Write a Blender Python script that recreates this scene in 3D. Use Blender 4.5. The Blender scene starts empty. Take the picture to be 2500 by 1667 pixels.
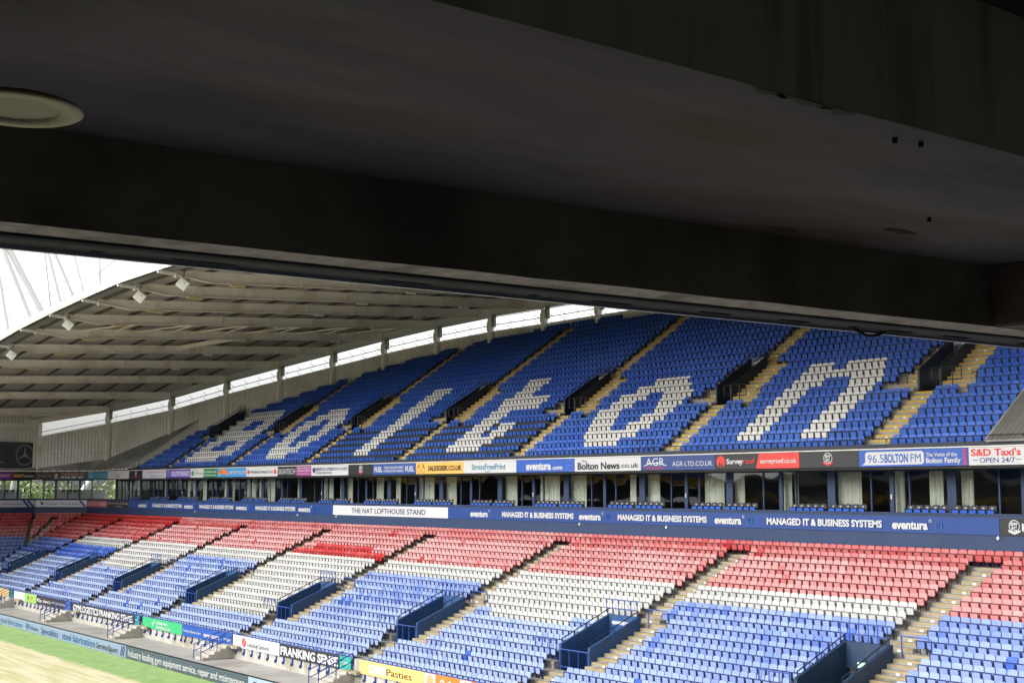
import bpy, bmesh, math, random
import numpy as np
from mathutils import Matrix, Vector
R = math.radians
random.seed(7); rng = np.random.default_rng(7)
S = bpy.context.scene
COL = S.collection

# ------------------------------------------------------------------ camera
F_PX, YAW, PITCH = 3126.44, R(38.1438), R(6.546)
FW = Vector((-math.cos(YAW)*math.cos(PITCH), math.sin(YAW)*math.cos(PITCH), math.sin(PITCH)))
RT = FW.cross(Vector((0, 0, 1))).normalized(); UP = RT.cross(FW)
cd = bpy.data.cameras.new('camera'); cam = bpy.data.objects.new('camera', cd); COL.objects.link(cam)
cam.matrix_world = Matrix((RT, UP, -FW)).transposed().to_4x4()
cd.sensor_width = 36; cd.lens = F_PX/2500*36; cd.clip_start = .05; cd.clip_end = 3000
S.camera = cam

# ------------------------------------------------------------------ light
w = bpy.data.worlds.new("World"); S.world = w; w.use_nodes = True
nt = w.node_tree; nt.nodes.clear()
sky = nt.nodes.new('ShaderNodeTexSky'); sky.sky_type = 'NISHITA'; sky.sun_disc = False
SUN_EL, SUN_AZ = R(34), R(196)
sky.sun_elevation = SUN_EL; sky.sun_rotation = SUN_AZ
sky.air_density = 1.0; sky.dust_density = 4.0; sky.ozone_density = 1.0
hsv = nt.nodes.new('ShaderNodeHueSaturation'); hsv.inputs['Saturation'].default_value = .12; hsv.inputs['Value'].default_value = 1.0
bg = nt.nodes.new('ShaderNodeBackground'); bg.inputs['Strength'].default_value = .15
out = nt.nodes.new('ShaderNodeOutputWorld')
nt.links.new(sky.outputs[0], hsv.inputs['Color']); nt.links.new(hsv.outputs[0], bg.inputs['Color']); nt.links.new(bg.outputs[0], out.inputs[0])
sl = bpy.data.lights.new('sun', 'SUN'); sl.energy = .5; sl.angle = R(40); sl.color = (1, .97, .92)
so = bpy.data.objects.new('sun', sl); COL.objects.link(so)
sd = Vector((math.sin(SUN_AZ)*math.cos(SUN_EL), math.cos(SUN_AZ)*math.cos(SUN_EL), math.sin(SUN_EL)))
so.rotation_euler = sd.to_track_quat('Z', 'Y').to_euler()
S.view_settings.view_transform = 'Standard'; S.view_settings.look = 'None'
S.view_settings.exposure = 1.48; S.view_settings.gamma = 1
S.render.engine = 'CYCLES'; S.cycles.max_bounces = 6; S.cycles.diffuse_bounces = 3; S.cycles.glossy_bounces = 3
S.cycles.transparent_max_bounces = 8; S.cycles.use_denoising = True

# ------------------------------------------------------------------ materials
MATS = {}
def pm(name, c1, c2=None, scale=1.0, rough=.7, bump=0, bscale=None, metal=0, spec=.5, c3=None, s3=.15, stretch=None, detail=5):
    if name in MATS: return MATS[name]
    m = bpy.data.materials.new(name); m.use_nodes = True; MATS[name] = m
    n = m.node_tree.nodes; l = m.node_tree.links; b = n['Principled BSDF']
    b.inputs['Roughness'].default_value = rough; b.inputs['Metallic'].default_value = metal
    b.inputs['Specular IOR Level'].default_value = spec
    b.inputs['Base Color'].default_value = (*c1, 1)
    if c2 is not None or bump:
        g = n.new('ShaderNodeNewGeometry'); vec = g.outputs['Position']
        if stretch:
            mp = n.new('ShaderNodeMapping'); mp.inputs['Scale'].default_value = stretch
            l.new(vec, mp.inputs['Vector']); vec = mp.outputs[0]
    if c2 is not None:
        t = n.new('ShaderNodeTexNoise'); t.inputs['Scale'].default_value = scale; t.inputs['Detail'].default_value = detail
        t.inputs['Roughness'].default_value = .65
        l.new(vec, t.inputs['Vector'])
        cr = n.new('ShaderNodeValToRGB'); cr.color_ramp.elements[0].position = .35; cr.color_ramp.elements[1].position = .68
        cr.color_ramp.elements[0].color = (*c1, 1); cr.color_ramp.elements[1].color = (*c2, 1)
        l.new(t.outputs['Fac'], cr.inputs[0]); o = cr.outputs[0]
        if c3 is not None:
            t3 = n.new('ShaderNodeTexNoise'); t3.inputs['Scale'].default_value = s3; t3.inputs['Detail'].default_value = 6
            l.new(vec, t3.inputs['Vector'])
            r3 = n.new('ShaderNodeValToRGB'); r3.color_ramp.elements[0].position = .5; r3.color_ramp.elements[1].position = .66
            r3.color_ramp.elements[0].color = (0, 0, 0, 1); r3.color_ramp.elements[1].color = (1, 1, 1, 1)
            l.new(t3.outputs['Fac'], r3.inputs[0])
            mx = n.new('ShaderNodeMix'); mx.data_type = 'RGBA'
            l.new(r3.outputs[0], mx.inputs[0]); l.new(o, mx.inputs[6]); mx.inputs[7].default_value = (*c3, 1); o = mx.outputs[2]
        l.new(o, b.inputs['Base Color'])
    if bump:
        tb = n.new('ShaderNodeTexNoise'); tb.inputs['Scale'].default_value = bscale or scale*4; tb.inputs['Detail'].default_value = 6
        l.new(vec, tb.inputs['Vector'])
        bp = n.new('ShaderNodeBump'); bp.inputs['Strength'].default_value = bump; bp.inputs['Distance'].default_value = .03
        l.new(tb.outputs['Fac'], bp.inputs['Height']); l.new(bp.outputs[0], b.inputs['Normal'])
    return m

def plastic(name, raw, bleached, objinfo, rough=.45):
    """tip-up seat plastic: bleached by age by an amount that differs from seat to seat"""
    m = bpy.data.materials.new(name); m.use_nodes = True
    n = m.node_tree.nodes; l = m.node_tree.links; b = n['Principled BSDF']
    b.inputs['Roughness'].default_value = rough; b.inputs['Specular IOR Level'].default_value = .35
    if objinfo:
        a = n.new('ShaderNodeObjectInfo'); sep = n.new('ShaderNodeSeparateColor'); l.new(a.outputs['Color'], sep.inputs[0]); f = sep.outputs[0]
    else:
        a = n.new('ShaderNodeAttribute'); a.attribute_name = 'wear'; f = a.outputs['Fac']
    g = n.new('ShaderNodeNewGeometry'); t = n.new('ShaderNodeTexNoise'); t.inputs['Scale'].default_value = 5; t.inputs['Detail'].default_value = 4
    l.new(g.outputs['Position'], t.inputs['Vector'])
    ma = n.new('ShaderNodeMath'); ma.operation = 'MULTIPLY_ADD'; l.new(t.outputs['Fac'], ma.inputs[0]); ma.inputs[1].default_value = .35; ma.inputs[2].default_value = -.17
    ad = n.new('ShaderNodeMath'); ad.operation = 'ADD'; ad.use_clamp = True; l.new(ma.outputs[0], ad.inputs[0]); l.new(f, ad.inputs[1])
    mx = n.new('ShaderNodeMix'); mx.data_type = 'RGBA'; l.new(ad.outputs[0], mx.inputs[0])
    mx.inputs[6].default_value = (*raw, 1); mx.inputs[7].default_value = (*bleached, 1)
    l.new(mx.outputs[2], b.inputs['Base Color'])
    return m

def glass_mat():
    m = bpy.data.materials.new('window_glass'); m.use_nodes = True
    n = m.node_tree.nodes; l = m.node_tree.links; n.clear()
    o = n.new('ShaderNodeOutputMaterial'); tr = n.new('ShaderNodeBsdfTransparent'); tr.inputs[0].default_value = (.93, .95, .93, 1)
    gl = n.new('ShaderNodeBsdfGlossy'); gl.inputs['Roughness'].default_value = .02; gl.inputs['Color'].default_value = (.9, .95, 1, 1)
    fr = n.new('ShaderNodeFresnel'); fr.inputs['IOR'].default_value = 1.75
    g = n.new('ShaderNodeNewGeometry'); t = n.new('ShaderNodeTexNoise'); t.inputs['Scale'].default_value = .35; t.inputs['Detail'].default_value = 1
    l.new(g.outputs['Position'], t.inputs['Vector'])
    bp = n.new('ShaderNodeBump'); bp.inputs['Strength'].default_value = .12; bp.inputs['Distance'].default_value = .2
    l.new(t.outputs['Fac'], bp.inputs['Height']); l.new(bp.outputs[0], gl.inputs['Normal'])
    mx = n.new('ShaderNodeMixShader'); bf = n.new('ShaderNodeMath'); bf.operation = 'SUBTRACT'; bf.inputs[0].default_value = 1; l.new(g.outputs['Backfacing'], bf.inputs[1])
    mu = n.new('ShaderNodeMath'); mu.operation = 'MULTIPLY'; l.new(fr.outputs[0], mu.inputs[0]); l.new(bf.outputs[0], mu.inputs[1]); l.new(mu.outputs[0], mx.inputs[0]); l.new(tr.outputs[0], mx.inputs[1]); l.new(gl.outputs[0], mx.inputs[2])
    l.new(mx.outputs[0], o.inputs[0]); return m
GLASS = glass_mat()

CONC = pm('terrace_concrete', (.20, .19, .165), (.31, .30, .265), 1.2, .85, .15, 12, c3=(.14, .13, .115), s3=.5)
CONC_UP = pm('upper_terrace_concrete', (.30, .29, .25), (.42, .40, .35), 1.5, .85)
PATH = pm('track_concrete', (.27, .26, .235), (.36, .345, .315), .7, .9, .1, 10, c3=(.22, .21, .19), s3=.35)
WALLC = pm('stained_wall', (.34, .325, .28), (.46, .45, .41), 1.4, .85, .1, 8, c3=(.24, .21, .14), s3=1.1, stretch=(1, 1, .35))
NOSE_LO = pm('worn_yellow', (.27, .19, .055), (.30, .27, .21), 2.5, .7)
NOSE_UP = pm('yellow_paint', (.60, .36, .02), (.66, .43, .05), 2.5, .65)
NAVY = pm('navy_paint', (.010, .028, .085), (.014, .036, .10), .8, .55)
NAVY_D = pm('dark_navy_paint', (.008, .014, .028), (.011, .019, .036), 2, .5)
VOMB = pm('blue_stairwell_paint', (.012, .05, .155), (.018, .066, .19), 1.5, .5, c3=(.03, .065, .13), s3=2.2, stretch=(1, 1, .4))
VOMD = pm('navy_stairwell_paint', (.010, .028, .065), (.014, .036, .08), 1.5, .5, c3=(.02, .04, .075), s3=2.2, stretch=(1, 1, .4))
RAILB = pm('blue_rail_paint', (.012, .05, .26), rough=.4)
RAILD = pm('dark_rail_paint', (.012, .016, .022), rough=.4)
STEEL = pm('roof_steel_paint', (.80, .755, .68), (.86, .83, .77), 1.2, .6, c3=(.70, .63, .53), s3=.5)
SHEET = pm('roof_sheet', (.31, .29, .265), (.37, .345, .32), .6, .7)
PURL = pm('purlin_steel', (.08, .075, .07), rough=.6)
CLAD = pm('ribbed_cladding', (.68, .67, .62), (.74, .72, .67), .5, .6, c3=(.60, .58, .53), s3=.25)
WHITE = pm('white_paint', (.78, .78, .77), rough=.5)
OFFW = pm('off_white', (.70, .70, .68), rough=.5)
BLACK = pm('black', (.012, .012, .014), rough=.6, spec=.15)
VOID = pm('slot_black', (.003, .003, .003), rough=1, spec=0)
CURT = pm('curtain_cloth', (.46, .46, .41), (.56, .56, .50), 3, .9, stretch=(6, 1, .3))
GREYR = pm('corner_roof_sheet', (.20, .20, .18), (.32, .31, .29), .5, .75, c3=(.15, .15, .13), s3=.3)
YBOX = pm('lamp_yellow', (.62, .50, .26), rough=.5)
TREE = pm('leaf', (.17, .24, .08), (.27, .35, .14), 3, .6)
BARK = pm('bark', (.10, .07, .05), (.16, .12, .09), 6, .9)

# ------------------------------------------------------------------ builders
class MB:
    def __init__(s, M=None): s.v = []; s.f = []; s.m = []; s.M = M
    def add(s, vs, fs, mi=0):
        b = len(s.v)
        for p in vs:
            p = Vector(p); s.v.append(tuple(s.M @ p) if s.M else tuple(p))
        for f in fs: s.f.append([b+i for i in f]); s.m.append(mi)
    def box(s, x0, x1, y0, y1, z0, z1, mi=0):
        s.add([(x0, y0, z0), (x1, y0, z0), (x1, y1, z0), (x0, y1, z0), (x0, y0, z1), (x1, y0, z1), (x1, y1, z1), (x0, y1, z1)],
              [(0, 3, 2, 1), (4, 5, 6, 7), (0, 1, 5, 4), (1, 2, 6, 5), (2, 3, 7, 6), (3, 0, 4, 7)], mi)
    def hexa(s, p, mi=0):   # 4 bottom points then 4 top points
        s.add(p, [(0, 3, 2, 1), (4, 5, 6, 7), (0, 1, 5, 4), (1, 2, 6, 5), (2, 3, 7, 6), (3, 0, 4, 7)], mi)
    def bar(s, p, q, wd, ht, mi=0, up=(0, 0, 1)):
        p, q = Vector(p), Vector(q); d = (q-p).normalized(); r = d.cross(Vector(up))
        r = r.normalized() if r.length > 1e-6 else Vector((1, 0, 0)); u = r.cross(d)
        c = [(-1, -1), (1, -1), (1, 1), (-1, 1)]
        s.add([e + r*(a*wd/2) + u*(b*ht/2) for e in (p, q) for a, b in c], [(3, 2, 1, 0), (4, 5, 6, 7), (0, 1, 5, 4), (1, 2, 6, 5), (2, 3, 7, 6), (3, 0, 4, 7)], mi)
    def tube(s, p, q, r, n=8, mi=0, r2=None):
        p, q = Vector(p), Vector(q); d = (q-p).normalized(); a = d.orthogonal().normalized(); b = d.cross(a); r2 = r if r2 is None else r2
        vs = [p + (a*math.cos(t)+b*math.sin(t))*r for t in [2*math.pi*i/n for i in range(n)]] + [q + (a*math.cos(t)+b*math.sin(t))*r2 for t in [2*math.pi*i/n for i in range(n)]]
        s.add(vs, [(i, (i+1) % n, n+(i+1) % n, n+i) for i in range(n)] + [tuple(range(n-1, -1, -1)), tuple(range(n, 2*n))], mi)
    def path(s, pts, r, n=8, mi=0):
        for a, b in zip(pts, pts[1:]): s.tube(a, b, r, n, mi)
    def prism(s, poly, d, mi=0):   # poly: list of 3D points, d: offset vector
        n = len(poly); d = Vector(d); poly = [Vector(p) for p in poly]
        s.add(poly + [p+d for p in poly], [tuple(range(n-1, -1, -1)), tuple(range(n, 2*n))] + [(i, (i+1) % n, n+(i+1) % n, n+i) for i in range(n)], mi)
    def build(s, name, mats, parent=None, smooth=False):
        me = bpy.data.meshes.new(name); me.from_pydata(s.v, [], s.f); 
        for m in (mats if isinstance(mats, (list, tuple)) else [mats]): me.materials.append(m)
        if len(me.polygons):
            me.polygons.foreach_set('material_index', s.m)
            if smooth: me.polygons.foreach_set('use_smooth', [True]*len(me.polygons))
        bm = bmesh.new(); bm.from_mesh(me); bmesh.ops.recalc_face_normals(bm, faces=bm.faces); bm.to_mesh(me); bm.free()
        o = bpy.data.objects.new(name, me); COL.objects.link(o)
        if parent: o.parent = parent
        return o
def tag(o, label, cat, group=None):
    o['label'] = label; o['category'] = cat
    if group: o['group'] = group
    return o
def kind(o, k, label=None, cat=None):
    o['kind'] = k
    if label: o['label'] = label
    if cat: o['category'] = cat
    return o
def empty(name, loc=(0, 0, 0), rz=0):
    o = bpy.data.objects.new(name, None); COL.objects.link(o); o.location = loc; o.rotation_euler = (0, 0, rz); o.empty_display_size = .2
    return o
ORD = 'zeroth first second third fourth fifth sixth seventh eighth ninth tenth eleventh twelfth thirteenth fourteenth fifteenth sixteenth seventeenth eighteenth nineteenth'.split()
TENS = {2: 'twent', 3: 'thirt', 4: 'fort', 5: 'fift', 6: 'sixt', 7: 'sevent', 8: 'eight', 9: 'ninet'}
def ordinal(i):
    if i < 20: return ORD[i]
    t, u = divmod(i, 10)
    return TENS[t] + ('ieth' if u == 0 else 'y-'+ORD[u])
COLM = {}
def cm(c, rough=.45):
    k = tuple(round(x, 3) for x in c)
    if k not in COLM: COLM[k] = pm('paint_%d' % len(COLM), c, rough=rough)
    return COLM[k]
def srgb(r, g, b): 
    f = lambda c: (c/255/12.92) if c/255 <= .04045 else ((c/255+.055)/1.055)**2.4
    return (f(r), f(g), f(b))
PEND = []
def text(parent, s, x0, x1, zc, h, col, y=-.012, bold=.0, name='lettering', shear=0, rot=(R(90), 0, 0)):
    """a line of writing fitted between x0 and x1 (parent space), cap height h"""
    c = bpy.data.curves.new(name, 'FONT'); c.body = s; c.size = 1; c.offset = bold; c.extrude = .003; c.shear = shear; c.fill_mode = 'FRONT' if False else 'BOTH'
    c.align_x = 'LEFT'; c.align_y = 'BOTTOM_BASELINE'; c.resolution_u = 3
    c.materials.append(cm(col)); o = bpy.data.objects.new(name, c); COL.objects.link(o); o.parent = parent
    o.location = (x0, y, zc-h/2); o.rotation_euler = rot
    PEND.append((o, x1-x0, h)); return o
def fit_text():
    bpy.context.view_layer.update()
    for o, wd, h in PEND:
        bb = o.bound_box; xs = [p[0] for p in bb]
        dx = max(xs)-min(xs)
        sy = h/.73
        o.scale = (wd/dx if dx > 0 else 1, sy, 1)
        o.location.x -= min(xs)*o.scale.x
    dg = bpy.context.evaluated_depsgraph_get()
    for o, wd, h in PEND:
        me = bpy.data.meshes.new_from_object(o.evaluated_get(dg)); c = o.data
        n = o.name; o.name = 'old'; q = bpy.data.objects.new(n, me); COL.objects.link(q); q.parent = o.parent
        q.location = o.location; q.rotation_euler = o.rotation_euler; q.scale = o.scale
        if not me.materials: me.materials.append(c.materials[0])
        bpy.data.objects.remove(o); bpy.data.curves.remove(c)

def interp(x, tab):
    xs = [t[0] for t in tab]; ys = [t[1] for t in tab]
    return float(np.interp(x, xs, ys))

# ------------------------------------------------------------------ key dimensions
LY, LT, LH, LZ = 55.48, .8427, .3641, -3.686          # lower tier: row 0 is the rear row
UY, UT, UH, UZ = 56.9865, .8374, .555, 1.996         # upper tier: row 1 is the front row
SP = .48
LX, UX, BAY = -34.56, -41.97, 15.2
ly = lambda r: LY - r*LT
lz = lambda r: LZ - r*LH
uy = lambda n: UY + (n-1)*UT
uz = lambda n: UZ + (n-1)*UH
ZG = -11.31
XR = -14.0                                             # where the stand is cut beyond the frame
C1 = Vector((-154.4, 56.0)); C2 = Vector((-159.13, 51.27))
def rear_y(x): return 75.75 - (x+87)**2/(215 if x < -87 else 300)
def pit_lo(k): return (LX-BAY*k-1.55-(.1*k), LX-BAY*k+.95-.2*k+.0)
def pit_up(k): return (UX-BAY*k-.35-.1*k, UX-BAY*k+1.18-.22*min(k, 3)-.05*max(0, k-3))

# ------------------------------------------------------------------ ground
g = MB(); g.box(-420, 120, -160, 260, ZG-1.2, ZG-.3)
kind(g.build('ground', pm('outside_ground', (.10, .11, .07), (.2, .2, .17), .05, .95)), 'structure')
g = MB(); g.box(-158, 10, -45, 44, ZG-.3, ZG-.02); kind(g.build('concrete_track', PATH), 'structure')
def pitch_mat():
    m = bpy.data.materials.new('pitch_turf'); m.use_nodes = True
    n = m.node_tree.nodes; l = m.node_tree.links; b = n['Principled BSDF']; b.inputs['Roughness'].default_value = .9
    g = n.new('ShaderNodeNewGeometry'); sx = n.new('ShaderNodeSeparateXYZ'); l.new(g.outputs['Position'], sx.inputs[0])
    def noise(s, st, d=6):
        mp = n.new('ShaderNodeMapping'); mp.inputs['Scale'].default_value = st; l.new(g.outputs['Position'], mp.inputs[0])
        t = n.new('ShaderNodeTexNoise'); t.inputs['Scale'].default_value = s; t.inputs['Detail'].default_value = d; l.new(mp.outputs[0], t.inputs['Vector']); return t.outputs['Fac']
    def ramp(f, a, ca, bb, cb):
        r = n.new('ShaderNodeValToRGB'); r.color_ramp.elements[0].position = a; r.color_ramp.elements[1].position = bb
        r.color_ramp.elements[0].color = (*ca, 1); r.color_ramp.elements[1].color = (*cb, 1); l.new(f, r.inputs[0]); return r.outputs[0]
    def mix(f, a, bb):
        x = n.new('ShaderNodeMix'); x.data_type = 'RGBA'; l.new(f, x.inputs[0]); l.new(a, x.inputs[6]); l.new(bb, x.inputs[7]); return x.outputs[2]
    green = ramp(noise(1.3, (1, 1, 1)), .3, (.17, .29, .085), .7, (.25, .37, .13))
    straw = ramp(noise(1.0, (.2, 2.4, 1)), .35, (.40, .38, .18), .62, (.56, .51, .34))
    ad = n.new('ShaderNodeMath'); ad.operation = 'MULTIPLY_ADD'; l.new(noise(1.6, (1, 1, 1)), ad.inputs[0]); ad.inputs[1].default_value = .9; l.new(sx.outputs['Y'], ad.inputs[2])
    mr = n.new('ShaderNodeMapRange'); l.new(ad.outputs[0], mr.inputs[0]); mr.inputs[1].default_value = 30.6; mr.inputs[2].default_value = 31.1
    col = mix(mr.outputs[0], straw, green); l.new(col, b.inputs['Base Color'])
    t = noise(14, (1, 1, 1)); bp = n.new('ShaderNodeBump'); bp.inputs['Strength'].default_value = .4; bp.inputs['Distance'].default_value = .03; l.new(t, bp.inputs['Height']); l.new(bp.outputs[0], b.inputs['Normal'])
    return m
g = MB(); g.box(-152, 4, -40, 33.9, ZG-.3, ZG); kind(g.build('pitch', pitch_mat()), 'structure')
g = MB(); g.box(-118.2, -113.3, 31.9, 32.02, ZG, ZG+.006); g.box(-113.42, -113.3, 31.0, 31.9, ZG, ZG+.006)
kind(g.build('pitch_line', WHITE), 'structure')

# ------------------------------------------------------------------ the stand
stand = empty('grandstand', (-87, 40, ZG))
tag(stand, 'two-tier blue and red seated football stand with boxes between the tiers', 'grandstand')
stand.location = (0, 0, 0)
def holes(x0, x1, hs):
    """interval minus holes"""
    out = []; x = x0
    for a, b in sorted(hs):
        if b <= x0 or a >= x1: continue
        if a > x: out.append((x, a))
        x = max(x, b)
    if x < x1: out.append((x, x1))
    return out
# straight rows meet the corner block and the end stand
T22 = math.tan(R(22.5))
def row_corner(r):
    d = .55 + r*LT
    ax = C1.x + d*T22; L = 6.69 - 2*d*T22
    if L > 0:
        n1 = Vector((math.cos(R(45)), -math.sin(R(45))))
        A = Vector((ax, C1.y-d)); B = A + Vector((-math.cos(R(45)), -math.sin(R(45))))*L
        return A, B
    A = Vector((C2.x+d, C1.y-d)); return A, A
t = MB()
for r in range(19):
    hs = [pit_lo(k) for k in range(-1, 8)] if 10 <= r <= 14 else []
    y1 = ly(r)+(.5 if r == 0 else .25); y0 = ly(r)-.595
    A, B = row_corner(r+.05)
    for a, b in holes(A.x, XR, hs): t.box(a, b, y0, y1, lz(r)-.8, lz(r))
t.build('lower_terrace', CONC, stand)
t = MB()
for r in range(19):
    A, B = row_corner(r+.05); A2, B2 = row_corner(r-1.0)
    z = lz(r)
    if (A-B).length > .05:
        t.hexa([(A2.x, A2.y, z-.8), (B2.x, B2.y, z-.8), (B.x, B.y, z-.8), (A.x, A.y, z-.8), (A2.x, A2.y, z), (B2.x, B2.y, z), (B.x, B.y, z), (A.x, A.y, z)])
        n2 = Vector((.7071, -.7071))*.62
        t.hexa([(A.x, A.y, z-.8), (B.x, B.y, z-.8), (B.x+n2.x, B.y+n2.y, z-.8), (A.x+n2.x, A.y+n2.y, z-.8), (A.x, A.y, z), (B.x, B.y, z), (B.x+n2.x, B.y+n2.y, z), (A.x+n2.x, A.y+n2.y, z)])
    t.box(B.x-.3, B.x+.6, -20, B.y-(.0 if (A-B).length > .05 else 0), z-.8, z-.003)
corner = empty('end_stand'); tag(corner, 'far corner and end stand curving round behind the goal', 'grandstand')
t.build('lower_terrace', CONC, corner)
# navy wall behind the lower tier
t = MB(); t.box(C1.x, XR, 55.95, 56.15, LZ-.2, -1.22); t.box(C1.x, XR, 55.90, 56.22, -1.26, -1.19)
for x in np.arange(-150, -20, 11.3): t.box(x, x+.03, 55.945, 55.95, LZ, -2.3, 1)
t.build('rear_wall', [NAVY, NAVY_D], stand)
M45 = Matrix.Translation((C1.x, C1.y, 0)) @ Matrix.Rotation(R(45), 4, 'Z')     # x runs from left to right along the chamfer, 0 = C1
M90 = Matrix.Translation((C2.x, C2.y, 0)) @ Matrix.Rotation(R(90), 4, 'Z')
t = MB(M45); t.box(-6.69, 0, -.05, .15, LZ-.2, -1.22); t.box(-6.69, 0, -.1, .2, -1.26, -1.19)
t.M = M90; t.box(-60, 0, -.05, .15, LZ-.2, -1.22); t.box(-60, 0, -.1, .2, -1.26, -1.19)
t.build('rear_wall', NAVY, corner)
# upper tier
X_END = -140.9
t = MB()
UROWS = []
for n in range(1, 24):
    y0 = uy(n)-.58; y1 = uy(n)+.258
    xs = [x for x in np.arange(X_END, -30.0, .25) if rear_y(x) > uy(n)+.1]
    if not xs: continue
    xa = max(X_END+max(0, (n-2))*.22, xs[0]); xb = xs[-1] if xs[-1] < -30.5 else -14.0
    UROWS.append((n, xa, xb))
    hs = [pit_up(k) for k in range(-1, 7)] if 7 < n <= 11 else []
    for a, b in holes(xa-.3, xb, hs): t.box(a, b, y0, y1+.1, uz(n)-1.0, uz(n))
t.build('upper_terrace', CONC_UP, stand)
# slab edge under the front row and parapet
t = MB(); t.box(C1.x, XR, 56.02, 56.4, 1.05, 2.27); t.box(C1.x, XR, 55.90, 56.02, 2.0, 2.05, 1); t.box(C1.x, XR, 55.97, 56.02, 2.05, 2.27)
t.box(C1.x, XR, 56.4, 64, 1.05, 1.25, 2)
t.build('upper_parapet', [NAVY_D, STEEL, NAVY_D], stand)
t = MB(M45); t.box(-6.69, 0, .02, .4, 1.05, 2.05); t.box(-6.69, 0, .4, 6, 1.05, 1.25)
t.M = M90; t.box(-40, 0, .02, .4, 1.05, 2.05); t.box(-40, 0, .4, 7, 1.05, 1.25)
t.build('upper_parapet', NAVY_D, corner)

# aisle stairs
def aisle(name, xa, xb, rows, yf, zf, T, H, mats, sub=2):
    m = MB()
    for r in rows:
        z0 = zf(r); yb = yf(r)+.25                 # riser of the next step up stands at yb
        for s in range(1, sub):
            d = T/sub*(sub-s); m.box(xa, xb, yb-d, yb, z0, z0+H*s/sub)
            m.box(xa+.04, xb-.04, yb-d-.006, yb-d+.13, z0+H*s/sub-.10, z0+H*s/sub+.005, 1)
        m.box(xa+.04, xb-.04, yb-.008, yb+.13, z0+H-.10, z0+H+.006, 1)
        m.box((xa+xb)/2-.09, (xa+xb)/2+.09, yb-T/sub-.012, yb-T/sub-.006, z0+H/sub-.17, z0+H/sub-.08, 2)
    return m.build(name, mats, stand)
for k in range(-1, 8):
    x0 = LX-BAY*k
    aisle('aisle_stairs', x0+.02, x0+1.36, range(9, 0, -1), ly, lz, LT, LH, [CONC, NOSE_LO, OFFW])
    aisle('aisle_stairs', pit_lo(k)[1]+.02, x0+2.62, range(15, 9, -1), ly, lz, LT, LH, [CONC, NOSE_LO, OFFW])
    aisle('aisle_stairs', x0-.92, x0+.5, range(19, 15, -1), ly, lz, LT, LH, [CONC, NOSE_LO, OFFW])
for k in range(-1, 7):
    x0 = UX-BAY*k
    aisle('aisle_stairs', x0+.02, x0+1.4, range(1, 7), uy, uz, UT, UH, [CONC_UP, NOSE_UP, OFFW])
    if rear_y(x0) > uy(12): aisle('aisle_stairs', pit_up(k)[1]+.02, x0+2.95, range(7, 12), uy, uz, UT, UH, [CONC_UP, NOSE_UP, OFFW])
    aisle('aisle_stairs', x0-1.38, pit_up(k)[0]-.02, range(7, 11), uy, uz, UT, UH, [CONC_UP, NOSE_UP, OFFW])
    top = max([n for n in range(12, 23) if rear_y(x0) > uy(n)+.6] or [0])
    if top: aisle('aisle_stairs', x0+.2, x0+1.52, range(12, top+1), uy, uz, UT, UH, [CONC_UP, NOSE_UP, OFFW])

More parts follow.
